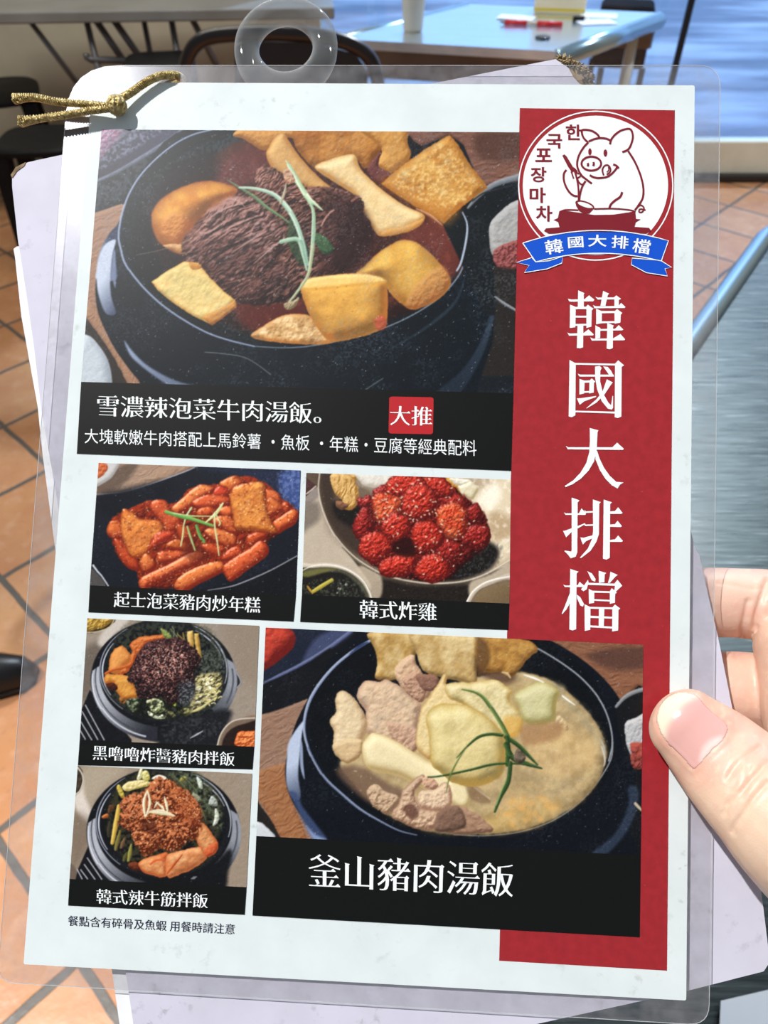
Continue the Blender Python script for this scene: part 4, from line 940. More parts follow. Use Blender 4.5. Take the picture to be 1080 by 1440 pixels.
MB().tube([q+Vector((.016, -.003, .010)), q+Vector((.034, -.004, .006)), q+Vector((.034, .004, .006)), q+Vector((.016, .003, .010))], .0012, 6).build('wire_handle', mat('brass_wire', 'b89a52', .3, .9), bc)
q = on_t(763, 54); cap = thing('bottle_cap', 'flat dark bottle cap lying near the front table corner', 'cap', tuple(q))
MB().lathe([(.014, 0), (.022, 0), (.023, .003), (.021, .006), (.014, .006)], q, 28).build('cap_shell', mat('dark_tin', '4a4640', .3, .8), cap, True)
q = on_t(581, 46); cup = thing('water_cup', 'frosted pale plastic cup at the left end of the steel table', 'cup', tuple(q))
q = q+Vector((0, .03, 0))
frost = mat('frosted_plastic', 'd9d6cc', .55, Alpha=.9)
MB().lathe([(.026, 0), (.030, .004), (.036, .09), (.0365, .092), (.034, .090), (.028, .006)], q, 32).build('cup_wall', frost, cup, True)

# ------------------------------------------------------------------ table along the back wall, its folding frame
gt = noisy('grey_laminate', '8f8f8d', '7d7c79', 3, .45)
ZB = .74
A_, B_ = at_z(-60, 18, ZB), at_z(470, 10, ZB)
e1 = (B_-A_); LB = e1.length; e1.normalize(); e2 = Vector((-e1.y, e1.x, 0)); R3 = math.atan2(e1.y, e1.x)
t2 = thing('folding_table', 'grey topped folding table with bent steel tube legs along the back wall', 'table', (A_.x+e1.x*LB/2, A_.y+e1.y*LB/2, 0))
DB = .42
MB().box(A_+e1*LB/2+e2*DB/2-Vector((0, 0, .018)), (LB, DB, .036), R3, .006).build('table_top', gt, t2)
tub = mat('dull_grey_tube', '77767a', .4, .7)
Yt = lambda k: A_+e1*k
def fp(x, y, back=.06):
    """point on the upright plane of the frame, a little behind the table's front edge"""
    o = A_+e2*back; d = ray(x, y); return CAM+d*((o-CAM).dot(e2)/d.dot(e2))
def clampz(p): return Vector((p.x, p.y, max(p.z, .012)))
for (x0, y0, x1, y1, r, bk) in ((118, 14, 121, 190, .011, .05), (199, 12, 196, 150, .010, .10), (238, 10, 241, 190, .011, .05)):
    a = fp(x0, y0, bk); MB().tube([Vector((a.x, a.y, ZB-.03)), Vector((a.x, a.y, 0))], r, 12).build('leg', tub, t2, True)
for (x0, y0, x1, y1, r, bk) in ((30, 14, 120, 132, .010, .07), (124, 13, 192, 112, .013, .13), (150, 14, 216, 108, .013, .15), (262, 12, 305, 92, .012, .20)):
    a, b = fp(x0, y0, bk), clampz(fp(x1, y1, bk)); MB().tube([a, b], r, 12).build('brace', tub, t2, True)
a, b = fp(121, 76, .05), fp(128, 84, .05); MB().tube([a, fp(122, 80, .05), b, fp(185, 86, .05)], .012, 12).build('crossbar', tub, t2, True)

# ------------------------------------------------------------------ black stools at the left, chair in the middle
blk = noisy('black_plastic', '0e0e11', '161619', 20, .6, Specular_IOR_Level=.2)
def stool(c, r, label, h=.45, w=.33):
    t = thing('plastic_stool', label, 'stool', (c.x, c.y, 0), 'black plastic stools')
    top = MB(); prof = [(0.02, h-.028), (w*.46, h-.028), (w*.5, h-.022), (w*.5, h-.008), (w*.47, h), (.02, h)]
    k0 = 0
    for q_, z_ in prof:                                                # rounded-square seat
        for j in range(32):
            an = 2*math.pi*j/32; cs, sn = math.cos(an), math.sin(an); e = (abs(cs)**4+abs(sn)**4)**-.25
            x, y = q_*e*cs, q_*e*sn
            top.v.append((c.x+x*math.cos(r)-y*math.sin(r), c.y+x*math.sin(r)+y*math.cos(r), z_))
    for i in range(len(prof)-1):
        for j in range(32): top.f.append((i*32+j, i*32+(j+1) % 32, (i+1)*32+(j+1) % 32, (i+1)*32+j))
    top.f.append(tuple(range(32))); top.f.append(tuple(range(160, 192)))
    auto_smooth(top.build('seat', blk, t))
    for sx in (-1, 1):
        for sy in (-1, 1):
            def P(x, y, z): return Vector((c.x+x*math.cos(r)-y*math.sin(r), c.y+x*math.sin(r)+y*math.cos(r), z))
            q0, q1 = w*.40, w*.47
            a = [P(sx*(q0+dx), sy*(q0+dy), h-.025) for dx, dy in ((-.035, -.035), (.02, -.035), (.02, .02), (-.035, .02))]
            b = [P(sx*(q1+dx), sy*(q1+dy), 0) for dx, dy in ((-.02, -.02), (.015, -.02), (.015, .015), (-.02, .015))]
            MB().add(a+b, [(0, 1, 2, 3), (7, 6, 5, 4), (0, 4, 5, 1), (1, 5, 6, 2), (2, 6, 7, 3), (3, 7, 4, 0)]).build('leg', blk, t)
    MB().tube([P(x*w*.43, y*w*.43, .16) for x, y in ((-1, -1), (1, -1), (1, 1), (-1, 1))], .012, 8, closed=True).build('stretcher', blk, t)
    return t
c = at_z(-22, 126, .45); stool(c, .35, 'black plastic stool at the far left edge, behind the gold cord', w=.40)
c = at_z(58, 192, .42); stool(c, .1, 'nearer black plastic stool, seat just below the gold cord tails', h=.42, w=.30)
c = at_z(224, 82, .62); stool(c, .2, 'taller black plastic stool under the folding table, behind the cord loop', h=.62, w=.24)
# chair with a bent tube back
wood = noisy('dark_brown_frame', '2e1d18', '1a1110', 8, .3); seatm = noisy('black_vinyl', '131214', '1d1b1d', 14, .4)
YC = 1.62
def cp(x, y, dy=0): return at_y(x, y, YC+dy)
ch = thing('dining_chair', 'dark chair with a rounded bent-tube back behind the clear ring', 'chair', (at_y(390, 60, YC).x, YC+.2, 0))
pts = [cp(258, 130), cp(259, 108), cp(264, 82), cp(276, 62), cp(300, 51), cp(350, 47), (cp(400, 47)), cp(450, 51), cp(495, 63), cp(520, 82), cp(530, 108), cp(532, 130)]
ps = [Vector(p) for p in spline([tuple(p) for p in pts], 5, False)] if False else pts
def smoothed(pts, n=5):
    q = np.array([tuple(p) for p in pts]); out = []
    for i in range(len(q)-1):
        a, b, c_, d = q[max(i-1, 0)], q[i], q[i+1], q[min(i+2, len(q)-1)]
        for t in np.arange(n)/n: out.append(Vector(.5*(2*b+(c_-a)*t+(2*a-5*b+4*c_-d)*t*t+(3*b-a-3*c_+d)*t**3)))
    return out+[Vector(q[-1])]
ps = smoothed(pts); xl, xr = ps[0], ps[-1]
MB().tube([Vector((xl.x, YC-.02, 0))]+ps+[Vector((xr.x, YC-.02, 0))], .0135, 12).build('back_frame', wood, ch, True)
ms = [cp(330, 66, .012), cp(345, 58, .012), cp(440, 60, .012), cp(500, 76, .012), cp(516, 100, .012), cp(516, 140, .012), cp(330, 140, .012)]
MB().prism(ms, (0, .022, 0)).build('back_panel', seatm, ch)
zx = (xl.x+xr.x)/2; wd = xr.x-xl.x
MB().box((zx, YC+.21, .44), (wd*.98, .40, .05), 0, .02).build('seat', seatm, ch)
for x in (xl.x+.02, xr.x-.02): MB().tube([Vector((x, YC+.38, .42)), Vector((x, YC+.42, 0))], .0135, 12).build('leg', wood, ch, True)
# dark chair seen under the right end of the steel table
b0 = at_z(850, 150, 0); bxm = mat('black_fabric', '060608', .9, Specular_IOR_Level=.1)
c2 = thing('cushioned_stool', 'black upholstered stool partly under the right end of the steel table', 'stool', (b0.x+.08, b0.y+.2, 0))
MB().box((b0.x+.08, b0.y+.2, .33), (.30, .30, .30), R1, .03).build('cushion', bxm, c2)
for i in (-1, 1):
    for j in (-1, 1): MB().box((b0.x+.08+i*.12, b0.y+.2+j*.12, .09), (.035, .035, .18), R1).build('leg', bxm, c2)

# ------------------------------------------------------------------ stainless table at the right, under the hand
st = mat('scratched_steel', 'aab0ae', .3, 1.0); n = Nodes(st); v = n.add('TexCoord').outputs['Object']
mp = n.add('Mapping', {'Vector': v, 'Scale': (4, 75, 1), 'Rotation': (0, 0, .25)}).outputs[0]
f1 = n.noise(5, 10, mp, .62, .3); n.to(n.ramp(f1, [(.3, '464b4a'), (.6, '616765'), (.74, '9a9e9a')]), 'Base Color'); n.to(n.ramp(n.noise(4, 6, mp), [(.3, .22), (.75, .5)]), 'Roughness')
n.bump(f1, .12, .002)
ra, rb = at_z(1062, 352, ZT), at_z(978, 470, ZT); g1 = (ra-rb).normalized(); g2 = Vector((g1.y, -g1.x, 0))
base = rb-g1*.95
t3 = thing('steel_table', 'scratched stainless table with a raised rolled rim, beneath the holding hand', 'table', tuple(Vector((base.x, base.y, 0))+g1*.45+g2*.35))
L3, W3 = 1.36, .85
ctr = base+g1*L3/2+g2*W3/2; R4 = math.atan2(g1.y, g1.x)
MB().box((ctr.x, ctr.y, ZT-.016), (L3-.02, W3-.02, .024), R4, .004).build('table_top', st, t3)
rim = [base+Vector((0, 0, -.006)), base+g1*(L3)+Vector((0, 0, -.006)), base+g1*L3+g2*W3+Vector((0, 0, -.006)), base+g2*W3+Vector((0, 0, -.006))]
rr = []
for i in range(4):
    p, a, b = rim[i], rim[i-1], rim[(i+1) % 4]; u = (a-p).normalized()*.05; w = (b-p).normalized()*.05
    rr += [p+u*(1-t)**2+w*t*t for t in (0, .25, .5, .75, 1)]
MB().tube(rr, .015, 14, closed=True).build('rolled_rim', bl, t3, True)
for i, j in ((.1, .1), (.9, .1), (.1, .9), (.9, .9)):
    q = base+g1*L3*i+g2*W3*j; MB().tube([Vector((q.x, q.y, 0)), Vector((q.x, q.y, ZT-.02))], .019, 12).build('leg', steel_dark, t3, True)
q = [at_z(x, y, ZT) for x, y in ((1013, 1408), (1160, 1374), (1180, 1620), (1002, 1640))]
sl = MB().prism(q, (0, 0, .0012)).build('order_slip', white_paper, origin=tuple(q[0]))
tag(sl, 'white paper slip lying on the scratched steel table below the hand', 'paper')
# black shoe at the left edge
shoe = thing('leather_shoe', 'black shoe on the tiled floor at the left edge', 'shoe', tuple(at_z(-30, 930, 0)))
tp = at_z(54, 952, 0); sv = MB(); k = 15
dirv = Vector((1, .12, 0)).normalized(); sid = Vector((-dirv.y, dirv.x, 0))
prof = [(0, .012, .02), (.02, .032, .045), (.06, .042, .055), (.12, .044, .065), (.18, .038, .085), (.23, .036, .10), (.26, .034, .095), (.275, .02, .06)]
for s_, w_, h_ in prof:
    for j in range(k):
        an = math.pi*j/(k-1); sv.v.append(tuple(tp-dirv*s_+sid*(w_*math.cos(an))+Vector((0, 0, .012+h_*math.sin(an)))))
for i in range(len(prof)-1):
    for j in range(k-1): sv.f.append((i*k+j, i*k+j+1, (i+1)*k+j+1, (i+1)*k+j))
    sv.f.append((i*k, i*k+k-1, (i+1)*k+k-1, (i+1)*k))
sv.f.append(tuple(range(k))); sv.f.append(tuple(range((len(prof)-1)*k, len(prof)*k)))
sv.build('upper', mat('black_leather', '0d0c0d', .4), shoe, True)
MB().prism([tp-dirv*s_+sid*(w_+.003)*e for e in (1, -1) for s_, w_, h_ in (prof if e > 0 else prof[::-1])], (0, 0, .013)).build('sole', mat('black_rubber', '161412', .7), shoe)
# ------------------------------------------------------------------ THE MENU IN THE HAND
menu = thing('laminated_menu', 'laminated restaurant menu page with dish photos and red title band, held in front', 'menu', None, matrix=MENU)
def loc_np(X, Y, w=0.0):
    d = np.array(RX)[None]*((X.ravel()-540)/F)[:, None]-np.array(UP)[None]*((Y.ravel()-720)/F)[:, None]+np.array(FW)[None]
    p0 = np.array(P0+NRM*w-CAM); nn = np.array(NRM); t = (p0 @ nn)/(d @ nn)
    p = np.array(CAM)+d*t[:, None]; I = np.array(MINV)
    return p @ I[:3, :3].T+I[:3, 3]
def flatmesh(name, polys, w, m, parent, th=0.0):
    """ink shapes on the page: outlines in photo pixels, all at one height over the paper"""
    v, f = [], []
    for i_, p in enumerate(polys):
        q = loc_np(np.array([a for a, b in p], float), np.array([b for a, b in p], float), w+(i_*7 % 11)*3e-6)
        k = len(v); v += q.tolist(); f.append(list(range(k, k+len(q))))
    o = mesh(name, v, f, m, parent, world=False)
    me = o.data; bm = bmesh.new(); bm.from_mesh(me); bmesh.ops.triangulate(bm, faces=bm.faces, ngon_method='EAR_CLIP')
    for q in bm.faces:
        q.normal_update()
        if q.normal.z < 0: q.normal_flip()
    bm.to_mesh(me); bm.free(); return o
def rounded(q, rs, n=7):
    q = [np.array(p, float) for p in q]; out = []
    for i in range(4):
        p, a, b = q[i], q[i-1], q[(i+1) % 4]; r = rs[i]
        u = (a-p)/np.linalg.norm(a-p)*r; w = (b-p)/np.linalg.norm(b-p)*r
        out += [tuple(p+u*(1-t)**2+w*t*t) for t in np.linspace(0, 1, n)]
    return out
def slab(name, out, w0, w1, m, parent=None, inner=None, label=None):
    a = loc_np(*np.array(out, float).T, w1); n = len(a); b = a+np.array([0, 0, w0-w1]); v = a.tolist()+b.tolist()
    side = [(i, (i+1) % n, n+(i+1) % n, n+i) for i in range(n)]
    if inner is None: f = [tuple(range(n)), tuple(range(2*n-1, n-1, -1))]+side
    else:
        c = loc_np(*np.array(inner, float).T, w1); v += c.tolist()+(c+np.array([0, 0, w0-w1])).tolist()
        f = side+[(i, (i+1) % n, 2*n+(i+1) % n, 2*n+i) for i in range(n)]+[(n+i, n+(i+1) % n, 3*n+(i+1) % n, 3*n+i) for i in range(n)]+[(2*n+i, 2*n+(i+1) % n, 3*n+(i+1) % n, 3*n+i) for i in range(n)]
    return mesh(name, v, f, m, parent, world=False)
COAT = dict(Coat_Weight=.12, Coat_Roughness=.09, Specular_IOR_Level=.2)
def paper_mat(name, c, dirt, amount, coat=True):
    m = mat(name, c, .5, **(COAT if coat else dict(Specular_IOR_Level=.1))); n = Nodes(m); v = n.add('TexCoord').outputs['Object']
    f = n.noise(260, 6, v, .6); g = n.noise(38, 5, v, .6)
    k = n.add('Math', {0: n.ramp(f, [(.57, 0.), (.68, 1.)]), 1: n.ramp(g, [(.48, 0.), (.70, 1.)])}, operation='MULTIPLY').outputs[0]
    sx = n.add('SeparateXYZ', {0: v}).outputs[0]; ed = n.add('MapRange', {'Value': sx, 'From Min': .145, 'From Max': .168, 'To Min': amount*.7, 'To Max': amount*1.7}).outputs[0]
    k2 = n.add('Math', {0: k, 1: ed if coat else amount}, operation='MULTIPLY').outputs[0]
    base = n.mix(n.ramp(n.noise(60, 5, v), [(.35, 0.), (.7, .6)]), c, [x*.93 for x in np.array([int(c[i:i+2], 16) for i in (0, 2, 4)])/255])
    n.to(n.mix(k2, base, dirt), 'Base Color'); n.bump(n.noise(150, 4, v), .06, .0005); return m
paper = paper_mat('white_menu_paper', 'e3ebeb', '6a6e64', .6)
pq = [(130, 115.5), (977, 120), (965, 1407), (33, 1356)]
paper_out = rounded(pq, (30, 3, 3, 3)); inset = rounded([(136, 122), (971, 126), (959, 1400), (40, 1350)], (30, 3, 3, 3))
slab('paper_sheet', paper_out, -.00020, .00015, paper, menu)
film = bpy.data.materials.new('clear_laminate'); film.use_nodes = True; t = film.node_tree; t.nodes.clear()
A = lambda k: t.nodes.new('ShaderNode'+k)
o_, mx, mx2, tr, gs, df = A('OutputMaterial'), A('MixShader'), A('MixShader'), A('BsdfTransparent'), A('BsdfGlossy'), A('BsdfDiffuse')
tc, n1, rp = A('TexCoord'), A('TexNoise'), A('ValToRGB')
n1.inputs['Scale'].default_value = 190; n1.inputs['Detail'].default_value = 6
rp.color_ramp.elements[0].position = .3; rp.color_ramp.elements[0].color = (.02, .02, .02, 1); rp.color_ramp.elements[1].position = .75; rp.color_ramp.elements[1].color = (.16, .16, .16, 1)
tr.inputs[0].default_value = (.97, .97, .97, 1); df.inputs[0].default_value = (.50, .48, .49, 1); gs.inputs['Roughness'].default_value = .22; gs.inputs[0].default_value = (.9, .92, 1, 1)
L_ = t.links.new
L_(tc.outputs['Object'], n1.inputs['Vector']); L_(n1.outputs[0], rp.inputs[0]); L_(rp.outputs[0], mx.inputs[0]); L_(tr.outputs[0], mx.inputs[1]); L_(df.outputs[0], mx.inputs[2])
mx2.inputs[0].default_value = .05; L_(mx.outputs[0], mx2.inputs[1]); L_(gs.outputs[0], mx2.inputs[2]); L_(mx2.outputs[0], o_.inputs[0])
film_out = rounded([(98, 92), (1013, 92), (997, 1442), (-4, 1381)], (70, 32, 30, 26))
fm = slab('laminate_margin', film_out, -.00022, .00012, film, menu, inset); tag(fm, 'clear plastic margin of the laminate')

edge_m = mat('laminate_edge', 'd8dadc', .25, Alpha=.75)
eb = MB(); eb.tube([M(x, y, -.00005) for x, y in film_out], .00009, 6, closed=True)  # whitish tube stands in for light caught along the film's outer edge
eb.build('edge_highlight', edge_m, fm)
# ---- inks
def ink(name, c, rough=.42, mott=0.0):
    m = mat(name, c, rough, **COAT)
    if mott:
        n = Nodes(m); v = n.add('TexCoord').outputs['Object']; cc = np.array([int(c[i:i+2], 16) for i in (0, 2, 4)])/255
        k = n.mix(n.ramp(n.noise(420, 5, v), [(.3, 0.), (.75, 1.)]), c, cc*(1-mott)+mott*.0)
        n.to(n.mix(n.ramp(n.noise(900, 3, v), [(.70, 0.), (.80, .5)]), k, np.clip(cc*1.1+.12, 0, 1)), 'Base Color')
    return m
red = ink('red_ink', 'a52a30', mott=.10); blackink = ink('black_ink', '0d0d0c', mott=.1); whiteink = ink('bare_paper_letters', 'f1f5f6'); maroon = ink('maroon_ink', '7e1f2a'); blueink = ink('blue_ink', '1152c8'); navy = ink('navy_text_ink', '20223c'); stampred = ink('bright_red_ink', 'b8262c')
photo_mat = bpy.data.materials.new('printed_photo_ink'); photo_mat.use_nodes = True
b_ = photo_mat.node_tree.nodes['Principled BSDF']; at = photo_mat.node_tree.nodes.new('ShaderNodeAttribute'); at.attribute_name = 'ink'
photo_mat.node_tree.links.new(at.outputs['Color'], b_.inputs['Base Color']); b_.inputs['Roughness'].default_value = .42
b_.inputs['Coat Weight'].default_value = .12; b_.inputs['Coat Roughness'].default_value = .09; b_.inputs['Specular IOR Level'].default_value = .2
INK = 1.0
def photo(P, w, label):
    v = loc_np(P.X, P.Y, w); nx, ny = P.nx, P.ny
    i = np.arange(nx*ny).reshape(ny, nx); q = np.stack([i[1:, :-1], i[1:, 1:], i[:-1, 1:], i[:-1, :-1]], -1).reshape(-1, 4)
    me = bpy.data.meshes.new('dish_photo'); me.vertices.add(len(v)); me.vertices.foreach_set('co', v.astype(np.float32).ravel())
    me.loops.add(q.size); me.loops.foreach_set('vertex_index', q.ravel().astype(np.int32))
    me.polygons.add(len(q)); me.polygons.foreach_set('loop_start', np.arange(0, q.size, 4, dtype=np.int32)); me.update(calc_edges=True)
    at = me.color_attributes.new('ink', 'FLOAT_COLOR', 'POINT'); c = np.ones((len(v), 4), np.float32); c[:, :3] = np.clip(lin(P.C.reshape(-1, 3))*INK, 0, 1); at.data.foreach_set('color', c.ravel())
    me.materials.append(photo_mat); o = bpy.data.objects.new('dish_photo', me); COL.objects.link(o); o.parent = menu; o['label'] = label
    return o
# ---- letters: outlines of the built-in font, re-cut with heavy stems, thin bars and small wedges where the page has a book face
fc = bpy.data.curves.new('letters', 'FONT'); fc.resolution_u = 3; fob = bpy.data.objects.new('letters', fc); COL.objects.link(fob)
def glyphs(body):
    fc.body = body; dg = bpy.context.evaluated_depsgraph_get(); dg.update(); ev = fob.evaluated_get(dg); me = ev.to_mesh()
    v = [(p.co.x, p.co.y) for p in me.vertices]; f = [tuple(p.vertices) for p in me.polygons]; ev.to_mesh_clear(); return v, f
def recut(v, f, wide, thin, serif=True):
    bm = bmesh.new(); vs_ = [bm.verts.new((x, y, 0)) for x, y in v]
    for q in f:
        try: bm.faces.new([vs_[i] for i in q])
        except ValueError: pass
    bmesh.ops.remove_doubles(bm, verts=bm.verts, dist=1e-5)
    bm.normal_update()
    for q in bm.faces:
        if q.normal.z < 0: q.normal_flip()
    bm.verts.index_update()
    nxt = {}
    for q in bm.faces:
        for l in q.loops:
            if len(l.edge.link_faces) == 1: nxt[l.vert] = l.link_loop_next.vert
    prv = {b: a for a, b in nxt.items()}
    def nrm(a, b):
        d = b.co-a.co; l = d.length or 1e-9; return Vector((d.y/l, -d.x/l)), l
    new, extra = {}, []
    amt = lambda n_: wide*n_.x*n_.x-thin*n_.y*n_.y
    for p in bm.verts:
        if p not in nxt or p not in prv: continue
        n1, l1 = nrm(prv[p], p); n2, l2 = nrm(p, nxt[p]); d1, d2 = amt(n1), amt(n2); dt = n1.x*n2.y-n1.y*n2.x
        if abs(dt) > .25: s = Vector(((d1*n2.y-d2*n1.y)/dt, (n1.x*d2-n2.x*d1)/dt))
        else: m_ = (n1+n2).normalized() if (n1+n2).length > 1e-6 else n1; s = m_*((d1+d2)/2)
        if s.length > .05: s = s.normalized()*.05
        new[p] = s
    if serif:
        for a, b in list(nxt.items()):
            if a not in prv or b not in nxt: continue
            n_, l = nrm(a, b); np_, lp = nrm(prv[a], a); nn, ln = nrm(b, nxt[b])
            if n_.x > .9 and .03 < l < .11 and np_.y < -.85 and nn.y > .85 and ln > .09:      # right end of a bar: wedge on top
                x, y = b.co.x, b.co.y-thin; extra.append([(x-.13, y-.004), (x-.045, y+.058), (x+.03, y-l+2*thin), (x-.02, y-l+2*thin)])
            elif n_.x > .9 and l > .16 and nn.y > .9 and ln > .14:                             # top right corner of a box
                x, y = b.co.x+wide, b.co.y-thin; extra.append([(x-.085, y-.002), (x-.04, y+.04), (x+.035, y-.02), (x, y-.05)])
            elif n_.y > .9 and .03 < l < .12 and np_.x > .9 and nn.x < -.9 and lp > .12:        # head of a stem
                x, y = a.co.x+wide, a.co.y-thin; extra.append([(x-l-2*wide-.012, y+.022), (x+.028, y-.012), (x, y-.035), (x-l-2*wide, y-.02)])
    for p, s in new.items(): p.co.x += s.x; p.co.y += s.y
    v = [(p.co.x, p.co.y) for p in bm.verts]; f = [tuple(p.index for p in q.verts) for q in bm.faces]; bm.free()
    global NBASE; NBASE = len(v)
    for e in extra: k = len(v); v += e; f.append(tuple(range(k, k+4)))
    return v, f
def lettering(name, body, quad, w, m, parent, cut=None, serif=True, label=None):
    """quad: TL TR BR BL of the written line, in photo pixels"""
    v, f = glyphs(body)
    if cut: v, f = recut(v, f, cut[0], cut[1], serif)
    a = np.array(v); lo, hi = a.min(0), a.max(0); u, h = (a[:, 0]-lo[0])/(hi[0]-lo[0]), (a[:, 1]-lo[1])/(hi[1]-lo[1])
    q = np.array(quad, float); u, h = u[:, None], h[:, None]
    p = (q[3]*(1-u)+q[2]*u)*(1-h)+(q[0]*(1-u)+q[1]*u)*h
    l = loc_np(p[:, 0], p[:, 1], w)
    if cut: l[NBASE:, 2] += 8e-6
    me = bpy.data.meshes.new(name)
    me.from_pydata(l.tolist(), [], f); me.materials.append(m)
    bm = bmesh.new(); bm.from_mesh(me)
    for q_ in bm.faces:
        q_.normal_update()
        if q_.normal.z < 0: q_.normal_flip()
    bm.to_mesh(me); bm.free()
    o = bpy.data.objects.new(name, me); COL.objects.link(o); o.parent = parent
    if label: o['label'] = label
    return o
E1, E2, E3, E4 = .00022, .00030, .00038, .00046                       # heights of the inks over the page
# red band, photos, captions
band = flatmesh('title_band', [[(731, 152), (949, 155), (938, 1365), (702, 1351)]], E1, red, menu)
MING = (.016, .017); MINGB = (.022, .016)
specs = [
 (photo_beef, E2, 'photo of braised beef and potato in a black stone bowl', [(114, 537), (722, 553), (719, 662), (108, 638)], '雪濃辣泡菜牛肉湯飯。', [(136.7, 555), (452, 566), (452, 596.5), (136.7, 585.5)], MING),
 (photo_rice_cakes, E2, 'photo of orange rice cakes on a black plate', [(126.3, 823), (416, 838), (412.8, 874), (124.3, 861)], '起士泡菜豬肉炒年糕', [(160.2, 831.5), (367, 839.5), (366, 862.5), (159.6, 854)], MING),
 (photo_fried_chicken, E2, 'photo of red fried chicken in a steel bowl', [(424.5, 836.4), (716.4, 848.7), (715, 886), (422, 874.6)], '韓式炸雞', [(505.4, 843), (614.5, 848), (614.5, 873.7), (505.4, 870)], MING),
 (photo_black_bean, E2, 'photo of dark pork over rice in a stone bowl', [(112, 1041), (357.5, 1050), (355, 1082), (109.5, 1076)], '黑嚕嚕炸醬豬肉拌飯', [(130.5, 1047.5), (330, 1057.5), (329.5, 1077.5), (130, 1068.7)], MING),
 (photo_beef_tendon, E2, 'photo of reddish beef tendon over rice in a stone bowl', [(97.8, 1236), (346.7, 1247.6), (344, 1286.5), (95.7, 1273.5)], '韓式辣牛筋拌飯', [(135.4, 1249.4), (292.2, 1256.2), (291.7, 1277.4), (135.4, 1271)], MING),
 (photo_pork_soup, E3, 'photo of pale pork soup in a black stone bowl', [(360.5, 1175.6), (901, 1203), (899.6, 1318), (355, 1287.5)], '釜山豬肉湯飯', [(434, 1200), (723, 1214), (721, 1262), (434, 1248)], MING)]
PH = []
for fn, w, lb, bar, txt, tq, cut in specs:
    ph = photo(fn(), w, lb); PH.append(ph)
    flatmesh('caption_bar', [bar], w, blackink, ph); lettering('caption', txt, tq, w+.00008, whiteink, ph, cut)
lettering('description', '大塊軟嫩牛肉搭配上馬鈴薯 ・魚板 ・年糕・豆腐等經典配料', [(119, 602.5), (670, 619), (670, 641.5), (119, 623.5)], E2+.00008, whiteink, PH[0])
def rr_px(x0, y0, x1, y1, r, skew=(0, 0)): return rounded([(x0, y0), (x1, y0+skew[1]), (x1+skew[0], y1+skew[1]), (x0+skew[0], y1)], (r,)*4)
flatmesh('red_stamp', [rr_px(547.4, 557.6, 609.8, 609.5, 4, (-1, 1.2))], E2+.00008, stampred, PH[0])
lettering('stamp_text', '大推', [(549, 570), (608.5, 571.5), (608, 599), (548.6, 598)], E2+.00016, whiteink, PH[0], MING)
lettering('notice', '餐點含有碎骨及魚蝦 用餐時請注意', [(95.7, 1287.3), (330.6, 1299.5), (329.8, 1314.3), (95.7, 1302)], E1, navy, menu, (.006, -.004), False)
# ---- title: five large characters
z7 = Z(760, 390, 5.336); z8 = Z(760, 650, 5.536)
T7 = ['207,160 230,166 330,164 365,135 405,168 395,180 230,183 215,180', '283,98 330,118 325,128 325,225 280,225', '222,205 265,222 262,375 220,380', '250,222 350,220 350,238 250,240', '340,222 355,205 398,235 385,250 382,370 345,380 345,240', '262,288 345,288 345,302 262,302', '240,350 380,348 380,362 240,365', '278,362 322,362 320,525 298,533 273,530', '202,414 222,422 325,417 360,390 400,428 395,436 215,438',
 '412,145 430,152 550,150 570,135 605,162 588,170 588,215 555,215 555,166 430,167', '470,102 515,122 505,135 488,215 450,215', '395,208 415,217 585,215 605,192 638,222 632,230 405,232', '418,235 462,255 460,345 418,352', '440,252 560,252 560,268 440,270', '555,255 575,238 615,268 603,280 600,340 557,348', '440,330 590,328 590,342 440,345', '412,360 450,380 448,455 412,460', '430,388 560,386 588,358 622,392 612,398 430,402', '502,342 552,362 545,372 543,530 520,540 497,535', '373,450 395,460 545,458 600,425 636,465 630,472 385,475',
 '218,620 265,645 262,1035 235,1050 212,1045', '250,642 565,648 565,662 250,655', '560,648 583,622 628,660 610,672 607,1045 580,1056 557,1050', '255,1000 560,1008 560,1022 255,1012', '280,722 300,730 550,730 552,745 300,745 290,742', '470,668 505,672 530,700 552,745 520,740 500,710', '410,670 445,665 460,680 450,700 448,780 470,870 510,940 530,960 540,890 545,890 545,980 535,992 505,985 460,930 425,840 410,750', '498,765 543,788 530,805 480,880 420,940 345,985 345,980 420,915 465,860', '293,762 332,775 328,872 292,880', '310,775 375,773 375,790 310,792', '368,775 385,758 412,782 402,792 400,865 365,872', '310,855 390,852 390,864 310,868', '273,908 300,907 418,890 418,898 330,930 295,957',
 '190,1265 210,1275 540,1275 575,1240 625,1285 620,1295 205,1290']
